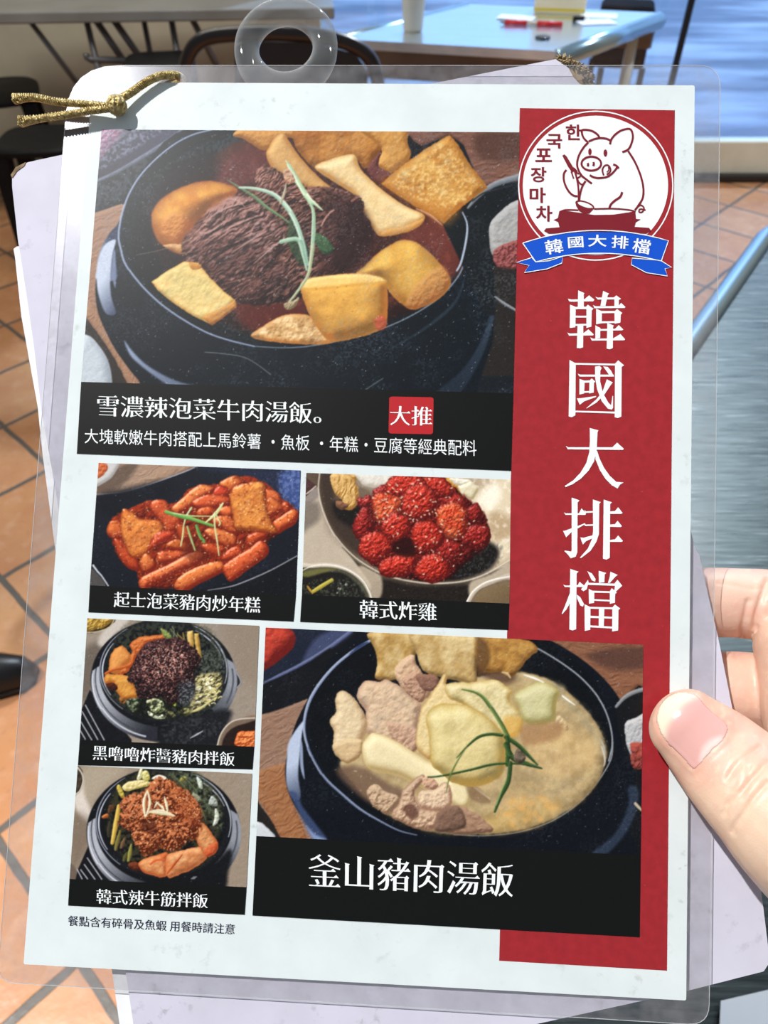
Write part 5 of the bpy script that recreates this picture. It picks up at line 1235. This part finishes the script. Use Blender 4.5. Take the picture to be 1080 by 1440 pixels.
T8 = ['243,275 305,297 290,312 287,700 275,735 235,748 215,720 185,692 190,688 240,695 243,680', '182,392 200,398 300,397 320,360 355,395 350,410 195,410', '175,535 200,530 345,475 350,482 240,545 200,585', '408,290 470,310 458,325 455,560 435,620 390,690 315,748 308,742 370,670 400,600 410,540', '342,370 355,382 410,380 410,392 350,395', '340,475 355,485 410,483 410,495 345,497', '310,585 335,588 410,568 410,590 355,615 330,642', '492,290 557,312 543,325 540,745 515,758 487,752', '540,383 580,380 605,350 640,395 630,402 540,402', '540,485 580,482 600,455 635,498 625,505 540,503', '540,605 580,600 605,570 642,612 635,620 540,620',
 '232,830 297,852 282,865 278,1300 250,1310 225,1302', '177,952 195,960 290,957 305,930 340,960 335,972 190,972', '232,1010 235,1090 200,1150 170,1183 165,1178 190,1120', '283,1030 310,1050 340,1105 330,1125 310,1115 285,1060', '365,848 400,865 430,910 425,930 400,920 380,880', '453,845 512,862 500,875 498,935 455,940', '545,852 602,878 585,890 540,940 525,940 540,890', '370,915 375,935 360,990 335,1005 315,990 335,965', '365,938 575,945 600,915 637,962 610,985 585,1010 575,1000 580,962 370,955', '375,985 420,1008 418,1095 378,1102', '400,1000 545,1005 545,1018 400,1015', '540,1005 555,980 595,1015 582,1025 580,1095 540,1102', '410,1065 545,1072 545,1085 410,1078', '343,1105 390,1128 388,1305 345,1313', '370,1125 570,1130 570,1145 370,1140', '560,1130 580,1107 622,1140 607,1150 605,1310 558,1318', '455,1130 498,1130 493,1285 453,1285', '388,1195 560,1203 560,1218 388,1212', '388,1270 560,1280 560,1295 388,1285']
polys = [z7(q) for q in T7]+[z8(q) for q in T8]
polys.append([(829.3, 601.8), (841.5, 605.1), (840.2, 608.3), (839.2, 632), (835.5, 648.5), (828, 661.5), (817, 673), (805, 681), (795.5, 685), (794, 683.4), (806, 675.5), (816.5, 664.5), (824.5, 651), (828.6, 636), (829.6, 620)])
polys.append([(836.5, 630), (839.8, 634.5), (843.5, 645.5), (849.5, 658), (857.5, 669), (866.5, 677.5), (877, 678.6), (872, 681.5), (868.4, 687), (860.5, 682.5), (851.5, 673.5), (843.5, 661), (837.5, 646)])
flatmesh('title_lettering', polys, E2, whiteink, band)
# ---- round emblem: pig stirring a pot, in maroon line
zl = Z(720, 140, 4.5)
def zp(t): return zl(t)
def ribbon(pts, w, closed=False, n=6):
    p = spline(pts, n, closed); m_ = len(p); out = []
    for i in range(m_):
        a = p[(i-1) % m_] if closed else p[max(i-1, 0)]; b = p[(i+1) % m_] if closed else p[min(i+1, m_-1)]
        d = b-a; d = d/(np.hypot(*d) or 1); out.append((p[i]+np.array([-d[1], d[0]])*w/2, p[i]-np.array([-d[1], d[0]])*w/2))
    return [[tuple(out[i][0]), tuple(out[i][1]), tuple(out[(i+1) % m_][1]), tuple(out[(i+1) % m_][0])] for i in range(m_ if closed else m_-1)]
def el(cx, cy, rx, ry, n=40): return [(720+x/4.5, 140+y/4.5) for x, y in ell(cx, cy, rx, ry, n)]
rg = []
for (a, b) in zip(el(530, 545, 492, 475, 72), el(530, 545, 484, 467, 72)): rg.append((a, b))
flatmesh('emblem_ring', [[rg[i][0], rg[(i+1) % 72][0], rg[(i+1) % 72][1], rg[i][1]] for i in range(72)], E2, whiteink, band)
flatmesh('emblem_disc', [el(528, 543, 460, 441, 72)], E2, whiteink, band)
W = 2.9
pig = []
for t_, w in (('482,272 455,300 425,350 412,400 418,440 440,480 470,505 505,532', W), ('482,272 455,245 443,215 447,192 500,196 540,220 555,245', W), ('485,265 520,250 560,243 600,248 625,262', W), ('620,282 630,250 660,215 700,192 748,187 765,230 755,280 735,315 698,333', W), ('735,325 775,390 810,470 830,550 828,620 800,670 778,700', W),
 ('492,478 520,492 560,496 610,485 650,450 670,420', W), ('640,410 660,418 676,435', W), ('580,480 572,445 585,420 605,415 620,430 622,455 600,475', 2.4), ('610,425 612,445 600,460', 1.8),
 ('465,515 445,550 430,600 425,650', W), ('697,585 685,615 650,640 625,665 615,692', 3.2), ('345,445 328,470 330,520 355,575 385,605 415,612', W), ('385,432 405,450 412,470', W), ('415,470 430,465 432,485 415,500 425,525 445,538 465,520', 2.4), ('395,445 410,500 420,560 422,640', 2.6), ('375,455 390,500', 2.2),
 ('795,680 815,668 835,685 825,710 805,712 808,695 830,695 845,700', 2.2), ('478,402 482,412 478,422', 3), ('515,395 518,408 513,420', 3)):
    pig += ribbon(zp(t_), w)
pig += ribbon(el(502, 405, 62, 44, 24), W, True, 2)
flatmesh('pig_outline', pig, E3, maroon, band)
flatmesh('pig_eyes', [el(493, 330, 11, 22, 16), el(591, 338, 12, 23, 16), zp('318,355 330,346 345,358 400,450 380,462 355,425')], E3, maroon, band)
pot = [zp('298,712 330,702 420,715 520,730 640,728 750,712 780,705 785,755 815,758 785,775 775,805 868,812 880,830 850,850 530,838 235,850 202,832 215,815 300,808 292,775 262,762 290,750'), zp('402,645 405,672 425,705 455,722 490,720 518,690')]
pot += ribbon(zp('300,712 340,698 420,700'), 2.2)+ribbon(zp('520,692 640,690 740,698 782,710'), 2.2)+ribbon([(720+x/4.5, 140+y/4.5) for x, y in ell(461, 668, 58, 20, 20, 18)], 2.2, True, 2)
flatmesh('pot_and_ladle', pot, E3, maroon, band)
flatmesh('ladle_bowl', [[(720+x/4.5, 140+y/4.5) for x, y in ell(462, 667, 48, 13, 20, 18)]], E4, whiteink, band)
def bez(a, b, c, n=14): return [tuple((1-t)**2*np.array(a)+2*t*(1-t)*np.array(b)+t*t*np.array(c)) for t in np.linspace(0, 1, n)]
def zq(l): return [(720+x/4.5, 140+y/4.5) for x, y in l]
mainr = bez((68, 908), (520, 755), (990, 893))+bez((945, 1022), (540, 920), (150, 1027))
lt = [(150, 1027), (235, 1020), (322, 992), (315, 1035), (220, 1072), (78, 1095), (108, 1050), (30, 1030), (125, 1000)]
rt = [(915, 1015), (760, 1003), (755, 1045), (850, 1095), (985, 1117), (968, 1070), (1010, 1062), (945, 1020)]
def outline(l, w): return ribbon(zq(l+[l[0]]), w, False, 1)
flatmesh('ribbon', [zq(mainr), zq(lt), zq(rt)], E3, blueink, band)
flatmesh('ribbon_edge', outline(mainr, 1.3)+outline(lt, 1.1)+outline(rt, 1.1), E4, whiteink, band)
for ch_, cx_, cy_, w_, h_, r_ in (('韓', 265, 930, 112, 92, -9), ('國', 403, 903, 98, 70, -4), ('大', 540, 893, 118, 76, 0), ('排', 684, 902, 108, 80, 4), ('檔', 820, 928, 112, 92, 9)):
    c_, s_ = math.cos(math.radians(r_)), math.sin(math.radians(r_))
    q = [(cx_+x*w_/2*c_-y*h_/2*s_, cy_+x*w_/2*s_+y*h_/2*c_) for x, y in ((-1, -1), (1, -1), (1, 1), (-1, 1))]
    lettering('ribbon_lettering', ch_, zq(q), E4, whiteink, band, (.016, -.010), False)
for ch_, cx_, cy_, w_, h_ in (('한', 390, 207, 100, 98), ('국', 268, 264, 100, 92), ('포', 200, 352, 104, 86), ('장', 168, 475, 100, 96), ('마', 162, 605, 102, 98), ('차', 203, 722, 104, 100)):
    lettering('korean_lettering', ch_, zq([(cx_+x*w_/2, cy_+y*h_/2) for x, y in ((-1, -1), (1, -1), (1, 1), (-1, 1))]), E3, maroon, band, (.026, -.020), False)
bpy.data.objects.remove(fob)
# ---- the cards tied behind it
lilac = paper_mat('lilac_white_card', 'd6d3e2', '6a6460', .5, False); card_edge = noisy('torn_cardboard', 'a08a66', '6d5a40', 300, .9)
cardC = thing('menu_card', 'lilac white back of a menu card tilted behind the laminated page, corner torn', 'card', None, matrix=MENU @ Matrix.Translation((0, 0, -.0028)))
def slab_w(name, out, w0, w1, m, parent):
    a = [M(x, y, w1) for x, y in out]; n = len(a); b = [p+NRM*(w0-w1) for p in a]
    return mesh(name, a+b, [tuple(range(n)), tuple(range(2*n-1, n-1, -1))]+[(i, (i+1) % n, n+(i+1) % n, n+i) for i in range(n)], m, parent)
Cout = [(17, 262), (17, 245), (25, 234), (40, 228), (90, 217), (620, 115), (782, 83), (800, 96), (806, 108), (815, 118), (836, 124), (900, 430), (977, 770), (983, 780), (996, 838), (1010, 897), (1020, 947), (1029, 992), (1046, 1085), (1064, 1200), (1080, 1330), (1083, 1352), (1074, 1366), (960, 1395), (700, 1452), (230, 1555), (205, 1560), (178, 1375), (122, 1000), (80, 700), (58, 576), (48, 489), (38, 419), (25, 336)]
slab_w('card_board', Cout, -.0034, -.0022, lilac, cardC)
fz = MB(); rr_ = random.Random(3)
for i in range(150):
    t_ = rr_.random(); x = np.interp(t_, [0, .3, .6, 1], [782, 803, 822, 834])+rr_.gauss(0, 2.5); y = np.interp(t_, [0, .3, .6, 1], [84, 86, 98, 118])+rr_.gauss(0, 2.5)
    a = rr_.uniform(-.6, 1.9); l = rr_.uniform(4, 11)
    fz.tube([M(x-l*math.cos(a)*.5, y-l*math.sin(a)*.5, -.0030), M(x, y, -.0026+rr_.uniform(0, .0008)), M(x+l*math.cos(a)*.5, y+l*math.sin(a)*.5, -.0030)], [.00018, .0003, .0001], 5)
fz.build('torn_corner', card_edge, cardC); tag(bpy.data.objects['torn_corner'], 'frayed brown board at the torn corner')
slab_w('board_corner', [(770, 88), (784, 82), (804, 84), (818, 92), (828, 104), (838, 122), (815, 126), (800, 104)], -.0036, -.0030, card_edge, cardC)
slab_w('worn_corner', [(15, 246), (22, 235), (36, 228), (34, 233), (24, 240), (17, 250)], -.0022, -.0020, card_edge, cardC)
whitep = paper_mat('white_card', 'f0f1f4', '77746c', .3, False)
Dout = [(19, 350), (23, 347), (400, 270), (800, 330), (880, 700), (960, 1300), (700, 1460), (230, 1560), (175, 1570), (168, 1440), (157, 1362), (108, 1000), (60, 640), (53, 572), (30, 445), (21, 361)]
cardD = slab_w('menu_card', Dout, -.0052, -.0042, whitep, None); tag(cardD, 'plain white menu card, rearmost, its edge showing at the left and lower left', 'card')
# ---- gold cord through the punched corner
gold = noisy('gold_thread', 'dcc88e', '94793c', 900, .34, .6, bump=.5); gn = Nodes(gold)
cord = thing('gold_cord', 'gold metallic cord knotted through the top left corner of the menu', 'cord', M(163, 148, .004))
def braid(pts, r, turns, n=10, ends=(1, 1)):
    ps_ = smoothed(pts, n); m_ = len(ps_); b = MB()
    b.tube(ps_, [r*.82*np.interp(i/(m_-1), [0, .2, .8, 1], [ends[0], 1, 1, ends[1]]) for i in range(m_)], 12)
    for k in range(3):                                                 # windings of thread round the core
        q, up_ = [], None
        N_ = m_*6
        for i in range(N_):
            t_ = i/(N_-1)*(m_-1); a = int(min(t_, m_-2)); f_ = t_-a; p = ps_[a].lerp(ps_[a+1], f_); tg = (ps_[a+1]-ps_[a]).normalized()
            up_ = tg.orthogonal().normalized() if up_ is None else (up_-tg*up_.dot(tg)).normalized()
            an = 2*math.pi*(turns*i/(N_-1)+k/3); rad = r*np.interp(i/(N_-1), [0, .2, .8, 1], [ends[0], 1, 1, ends[1]])
            q.append(p+(up_*math.cos(an)+tg.cross(up_)*math.sin(an))*rad*.86)
        b.tube(q, r*.26, 5)
    return b
CR = 5.2*PX
braid([M(168, 140, .0030), M(185, 130, .0024), M(205, 116, .0022), M(225, 107, .0018), M(246, 106, .0005), M(256, 112, -.004), M(240, 122, -.0072), M(200, 135, -.0078), M(165, 150, -.0078)], CR, 26).build('loop', gold, cord, True)
braid([M(20, 139, .0032), M(48, 137, .0034), M(80, 143, .0034), M(120, 146, .0034), M(158, 150, .0036)], CR, 14, 8, (1.45, .85)).build('tail', gold, cord, True)
braid([M(28, 171, .0032), M(60, 166, .0034), M(100, 160, .0034), M(130, 155, .0034), M(158, 152, .0036)], CR, 12, 8, (1.6, .85)).build('tail', gold, cord, True)
kn = MB()
for i in range(7):
    a = i/7*math.pi; q = []
    for j in range(21):
        an = 2*math.pi*j/20; v = Vector((math.cos(an), math.sin(an)*math.cos(a), math.sin(an)*math.sin(a)))
        q.append(M(164, 148, .0030)+(UX*v.x*.9+VX*v.y*1.05+NRM*v.z*.9)*11.5*PX)
    kn.tube(q[:-1], CR*.55, 8, closed=True)
for i in range(5):
    a = i/5*math.pi+.3; q = []
    for j in range(20):
        an = 2*math.pi*j/20; v = Vector((math.sin(an)*math.cos(a), math.cos(an), math.sin(an)*math.sin(a)))
        q.append(M(164, 148, .0030)+(UX*v.x+VX*v.y+NRM*v.z)*12*PX)
    kn.tube(q, CR*.5, 8, closed=True)
kn.build('knot', gold, cord, True)
fr = MB()
for x, y, w in ((20, 139, .0032), (28, 171, .0032)):
    for i in range(40):
        a = rr_.uniform(0, 6.28); r = rr_.uniform(0, 6.5); l = rr_.uniform(1, 5)
        p = M(x+rr_.uniform(0, 10), y+r*math.sin(a), w+r*math.cos(a)*PX); fr.tube([p, p-UX*l*PX+VX*rr_.gauss(0, 1)*PX], .00018, 5)
fr.build('frayed_ends', gold, cord)
# ---- clear plastic ring over the top edge
ringm = bpy.data.materials.new('clear_plastic'); ringm.use_nodes = True; t = ringm.node_tree; t.nodes.clear()
o_, mx, tr, gs, lw, rp = A('OutputMaterial'), A('MixShader'), A('BsdfTransparent'), A('BsdfPrincipled'), A('LayerWeight'), A('ValToRGB')
tr.inputs[0].default_value = (.90, .91, .91, 1); gs.inputs['Base Color'].default_value = (.42, .44, .45, 1); gs.inputs['Roughness'].default_value = .05
lw.inputs['Blend'].default_value = .45; rp.color_ramp.elements[0].position = .1; rp.color_ramp.elements[0].color = (.05, .05, .05, 1); rp.color_ramp.elements[1].position = .95; rp.color_ramp.elements[1].color = (.72, .72, .72, 1)
L_ = t.links.new
L_(lw.outputs['Facing'], rp.inputs[0]); L_(rp.outputs[0], mx.inputs[0]); L_(tr.outputs[0], mx.inputs[1]); L_(gs.outputs[0], mx.inputs[2]); L_(mx.outputs[0], o_.inputs[0])
ring = MB(); rc = M(402, 69, -.0125); k_ = 64
r0, r1, hd = 40*PX*1.06, 77*PX*1.06, .0030
prof = []
for i in range(24):
    a = 2*math.pi*i/24; e = (abs(math.cos(a))**3+abs(math.sin(a))**3)**(-1/3)
    prof.append(((r0+r1)/2+(r1-r0)/2*e*math.cos(a), hd*e*math.sin(a)))
for j in range(k_):
    q = 2*math.pi*j/k_
    for r, h in prof: ring.v.append(tuple(rc+(UX*math.cos(q)+VX*math.sin(q))*r+(NRM+UX*.12)*h))
for j in range(k_):
    for i in range(24): ring.f.append((j*24+i, j*24+(i+1) % 24, ((j+1) % k_)*24+(i+1) % 24, ((j+1) % k_)*24+i))
ro = ring.build('plastic_ring', ringm, None, True, origin=tuple(rc)); tag(ro, 'clear plastic ring behind the top edge of the menu', 'ring')
# ------------------------------------------------------------------ THE HAND
hand = MB()
def limb(stations, seg=24, n=6):
    """stations: (px, py, w of centre, half width in px, half depth in px); an oval limb swept through them, round at the first end"""
    s = np.array(stations, float); out = []
    for i in range(len(s)-1):
        a, b, c_, d = s[max(i-1, 0)], s[i], s[i+1], s[min(i+2, len(s)-1)]
        for t in np.arange(n)/n: out.append(.5*(2*b+(c_-a)*t+(2*a-5*b+4*c_-d)*t*t+(3*b-a-3*c_+d)*t**3))
    out.append(s[-1]); out = np.array(out)
    pts = [M(x, y, w) for x, y, w, _, _ in out]
    t0 = (pts[0]-pts[1]).normalized(); r0 = out[0, 3]*PX
    cap = [(pts[0]+t0*r0*.82*math.sin(a), math.cos(a)) for a in np.linspace(1.45, .12, 9)]
    P = [p for p, _ in cap]+pts; A = [out[0, 3]*PX*k for _, k in cap]+list(out[:, 3]*PX); B = [out[0, 4]*PX*k for _, k in cap]+list(out[:, 4]*PX)
    k0 = len(hand.v)
    for i, p in enumerate(P):
        t = (P[min(i+1, len(P)-1)]-P[max(i-1, 0)]).normalized(); d = (NRM-t*NRM.dot(t)).normalized(); w = t.cross(d)
        for j in range(seg):
            q = 2*math.pi*j/seg; hand.v.append(tuple(p+w*A[i]*math.cos(q)+d*B[i]*math.sin(q)))
    m_ = len(P)
    for i in range(m_-1):
        for j in range(seg): hand.f.append((k0+i*seg+j, k0+i*seg+(j+1) % seg, k0+(i+1)*seg+(j+1) % seg, k0+(i+1)*seg+j))
    hand.f.append(tuple(range(k0, k0+seg))); hand.f.append(tuple(range(k0+(m_-1)*seg, k0+m_*seg)))
# thumb in front of the page
limb([(962, 1018, .0062, 49, 32), (982, 1036, .0068, 55, 36), (1008, 1060, .0080, 62, 42), (1038, 1090, .0108, 67, 50), (1072, 1124, .0140, 71, 58), (1120, 1168, .0155, 82, 70), (1190, 1215, .0110, 100, 85), (1280, 1250, .0, 120, 90)])
# four fingers behind it
limb([(872, 846, -.0138, 42, 38), (930, 846, -.0146, 47, 43), (990, 847, -.0152, 51, 47), (1040, 848, -.0156, 51, 50), (1095, 856, -.0150, 55, 54), (1160, 890, -.0120, 62, 58), (1260, 960, -.0060, 74, 62)])
limb([(890, 975, -.0138, 44, 40), (950, 973, -.0150, 50, 45), (1010, 972, -.0160, 57, 50), (1060, 974, -.0165, 58, 52), (1120, 985, -.0150, 60, 55), (1190, 1005, -.0110, 66, 58), (1270, 1040, -.0060, 76, 62)])
limb([(905, 1100, -.0138, 42, 38), (965, 1095, -.0150, 47, 43), (1030, 1090, -.0160, 52, 48), (1090, 1088, -.0160, 55, 50), (1170, 1095, -.0120, 62, 56), (1270, 1110, -.0060, 72, 60)])
limb([(940, 1205, -.0138, 36, 33), (990, 1195, -.0146, 41, 38), (1050, 1185, -.0155, 45, 42), (1110, 1178, -.0150, 48, 44), (1190, 1178, -.0110, 55, 50), (1270, 1175, -.0060, 64, 56)])
# web between thumb and forefinger, palm, wrist, forearm
limb([(1122, 905, -.0060, 58, 62), (1150, 960, -.0020, 75, 70), (1180, 1040, .0010, 90, 80), (1230, 1120, .0, 110, 85)])
limb([(1210, 960, -.0060, 90, 62), (1250, 1030, -.0050, 120, 70), (1290, 1100, -.0030, 150, 78), (1350, 1190, .0, 155, 82), (1430, 1300, .0040, 135, 85), (1520, 1420, .0100, 125, 95), (1680, 1620, .0200, 150, 120)], 32)
ho = hand.build('person_hand', None, None, False)
for md, kw in (('REMESH', dict(mode='VOXEL', voxel_size=.00055)),):
    m_ = ho.modifiers.new('m', md)
    for a, b in kw.items(): setattr(m_, a, b)
sm_ = ho.modifiers.new('s', 'SMOOTH'); sm_.factor = .5; sm_.iterations = 14
dg = bpy.context.evaluated_depsgraph_get(); dg.update(); me2 = bpy.data.meshes.new_from_object(ho.evaluated_get(dg)); ho.modifiers.clear(); old = ho.data; ho.data = me2; bpy.data.meshes.remove(old)
# skin creases, knuckle wrinkles and the bed of the nail
nv = len(me2.vertices); co = np.empty(nv*3, np.float32); me2.vertices.foreach_get('co', co); co = co.reshape(-1, 3)
no = np.empty(nv*3, np.float32); me2.vertices.foreach_get('normal', no); no = no.reshape(-1, 3)
rel = co-np.array(CAM); dz = rel @ np.array(FW); qx = 540+F*(rel @ np.array(RX))/dz; qy = 720-F*(rel @ np.array(UP))/dz
wN = (co-np.array(P0)) @ np.array(NRM)
def dist_line(pts):
    d = np.full(nv, 1e9); p = spline(pts, 5, False)
    for (x0, y0), (x1, y1) in zip(p[:-1], p[1:]):
        ex, ey = x1-x0, y1-y0; t = np.clip(((qx-x0)*ex+(qy-y0)*ey)/(ex*ex+ey*ey+1e-9), 0, 1); d = np.minimum(d, np.hypot(qx-x0-t*ex, qy-y0-t*ey))
    return d
front = (wN > .002) & (no @ np.array(NRM) > .1); back = (wN < -.004) & (no @ np.array(NRM) > .1)
ZH = Z(930, 1080, 6.547); ZT2 = Z(900, 940, 6.0); ZT1 = Z(900, 780, 6.0)
disp = np.zeros(nv)
for pts, dep, wd, mk in ((ZH('930,0 830,100 690,260 610,330 575,420'), .00055, 3.6, front), (ZH('982,130 850,280 760,420 680,520 655,590'), .0006, 3.8, front), (ZH('720,-20 650,50 600,110'), .0003, 3.2, front), (ZT2('1010,660 900,740 800,820 740,920'), .0004, 3.3, front), (ZT2('1080,790 990,880 900,1000 860,1080'), .0004, 3.3, front), (ZT2('920,830 905,960'), .00025, 3, front), (ZH('690,130 640,210 600,330'), .00025, 3, front),
    (ZT1('915,395 890,520 868,620 860,700'), .0008, 4, back), (ZT1('1080,215 1020,400 985,520 968,640 960,740'), .0010, 4.5, back), (ZT1('800,850 860,770 870,765'), .0003, 3.2, back), (ZT1('640,240 800,260 960,290 1060,260'), .0002, 3, back)):
    disp -= np.where(mk, dep*np.exp(-(dist_line(pts)/wd)**2), 0)
nail_out = ZT2('152,462 146,420 152,380 175,312 230,246 300,212 372,205 430,218 482,240 560,330 640,400 715,462 735,500 732,530 700,592 600,690 520,780 470,832 438,828 340,720 250,640 212,590 175,530')
nail_sd = sdist(spline(nail_out), qx[None].astype(np.float32), qy[None].astype(np.float32))[0]
disp += np.where(front, -.00030*sm(0, -5, nail_sd)+.00016*np.exp(-((nail_sd-5)/4)**2), 0)
me2.vertices.foreach_set('co', (co+no*disp[:, None]).astype(np.float32).ravel()); me2.update()
me2.polygons.foreach_set('use_smooth', [True]*len(me2.polygons))
# pigment: pinker on the finger flanks and round the nail, paler on the ball of the thumb
C_ = lin('e3bba3')[None]*np.ones((nv, 1)); pk = lin('de9f8e'); pa = lin('eed2b6')
nz = fbm(qx/26, qy/26, 3, 4)
def blend(c, m_): global C_; C_ = C_*(1-m_[:, None])+np.asarray(c)[None]*m_[:, None]
blend(pk, .45*sm(.42, .75, nz)); blend(pk, np.where(front, .5*np.exp(-(np.clip(nail_sd, 0, 99)/11)**2), 0)); blend(pa, np.where(front, .6*sm(1085, 1150, qy), 0)); blend(lin('e9c0b0'), np.where(back, .35, 0)); blend(pa, .4*sm(.6, .8, fbm(qx/9, qy/9, 8, 3)))
at = me2.color_attributes.new('skin', 'FLOAT_COLOR', 'POINT'); cc = np.ones((nv, 4), np.float32); cc[:, :3] = C_; at.data.foreach_set('color', cc.ravel())
sk = bpy.data.materials.new('skin'); sk.use_nodes = True; n = Nodes(sk); a_ = n.add('Attribute', attribute_name='skin'); n.to(a_.outputs['Color'], 'Base Color')
n.b.inputs['Roughness'].default_value = .42; n.b.inputs['Subsurface Weight'].default_value = .18; n.b.inputs['Subsurface Radius'].default_value = (.006, .0025, .0015); n.b.inputs['Subsurface Scale'].default_value = .5
v = n.add('TexCoord').outputs['Object']; n.bump(n.add('TexVoronoi', {'Vector': v, 'Scale': 1800.0}).outputs[0], .10, .0003)
me2.materials.clear(); me2.materials.append(sk)
tag(ho, "person's bare right hand gripping the menu's right edge, thumb across the front", 'person')
# thumbnail plate
bv = BVHTree.FromPolygons([Vector(c_) for c_ in (co+no*disp[:, None])], [tuple(p.vertices) for p in me2.polygons])
xs, ys = np.meshgrid(np.linspace(922, 1024, 70), np.linspace(972, 1082, 76)); sd = sdist(spline(nail_out), xs.astype(np.float32), ys.astype(np.float32))
idx, nvx, ncol = {}, [], []
for i in range(76):
    for j in range(70):
        if sd[i, j] < 1.6:
            x, y = xs[i, j], ys[i, j]; hit = bv.ray_cast(CAM, ray(x, y).normalized())
            if hit[0] is None: continue
            e = sm(1.6, -5, sd[i, j]); idx[i, j] = len(nvx); nvx.append(hit[0]-ray(x, y).normalized()*float(.00010+.00034*e))
            u = ((x-930)*.74+(y-998)*.67)                              # along the nail from its free edge
            bed = lin('dfaaa2'); tipc = lin('ecdcc4'); lun = lin('ecd2ca')
            side = (x-967)*-.67+(y-1010)*.74
            k1 = float(sm(9, 25, u-.008*side*side)); c_ = tipc*(1-k1)+bed*k1
            c0x, c0y = ZT2('690,760')[0]; k2 = float(sm(36, 26, math.hypot(x-c0x, (y-c0y)))); c_ = c_*(1-.8*k2)+lun*.8*k2
            ncol.append(c_)
nf = [(idx[i, j], idx[i+1, j], idx[i+1, j+1], idx[i, j+1]) for i in range(75) for j in range(69) if all(k in idx for k in ((i, j), (i+1, j), (i+1, j+1), (i, j+1)))]
nm = bpy.data.materials.new('nail'); nm.use_nodes = True; n = Nodes(nm); a_ = n.add('Attribute', attribute_name='skin'); n.to(a_.outputs['Color'], 'Base Color'); n.b.inputs['Roughness'].default_value = .22; n.b.inputs['Coat Weight'].default_value = .4
v = n.add('TexCoord').outputs['Object']; n.bump(n.noise(900, 2, n.add('Mapping', {'Vector': v, 'Scale': (1, 1, 1)}).outputs[0]), .08, .0003)
used = sorted({k for q in nf for k in q}); rm = {k: i for i, k in enumerate(used)}
na_ = mesh('thumbnail', [nvx[k] for k in used], [tuple(rm[k] for k in q) for q in nf], nm, ho, True)
at = na_.data.color_attributes.new('skin', 'FLOAT_COLOR', 'POINT'); cc = np.ones((len(used), 4), np.float32); cc[:, :3] = np.array([ncol[k] for k in used]); at.data.foreach_set('color', cc.ravel())
sf = na_.modifiers.new('thick', 'SOLIDIFY'); sf.thickness = .0004; sf.offset = -1
tag(na_, 'glossy pink thumbnail with a pale free edge')
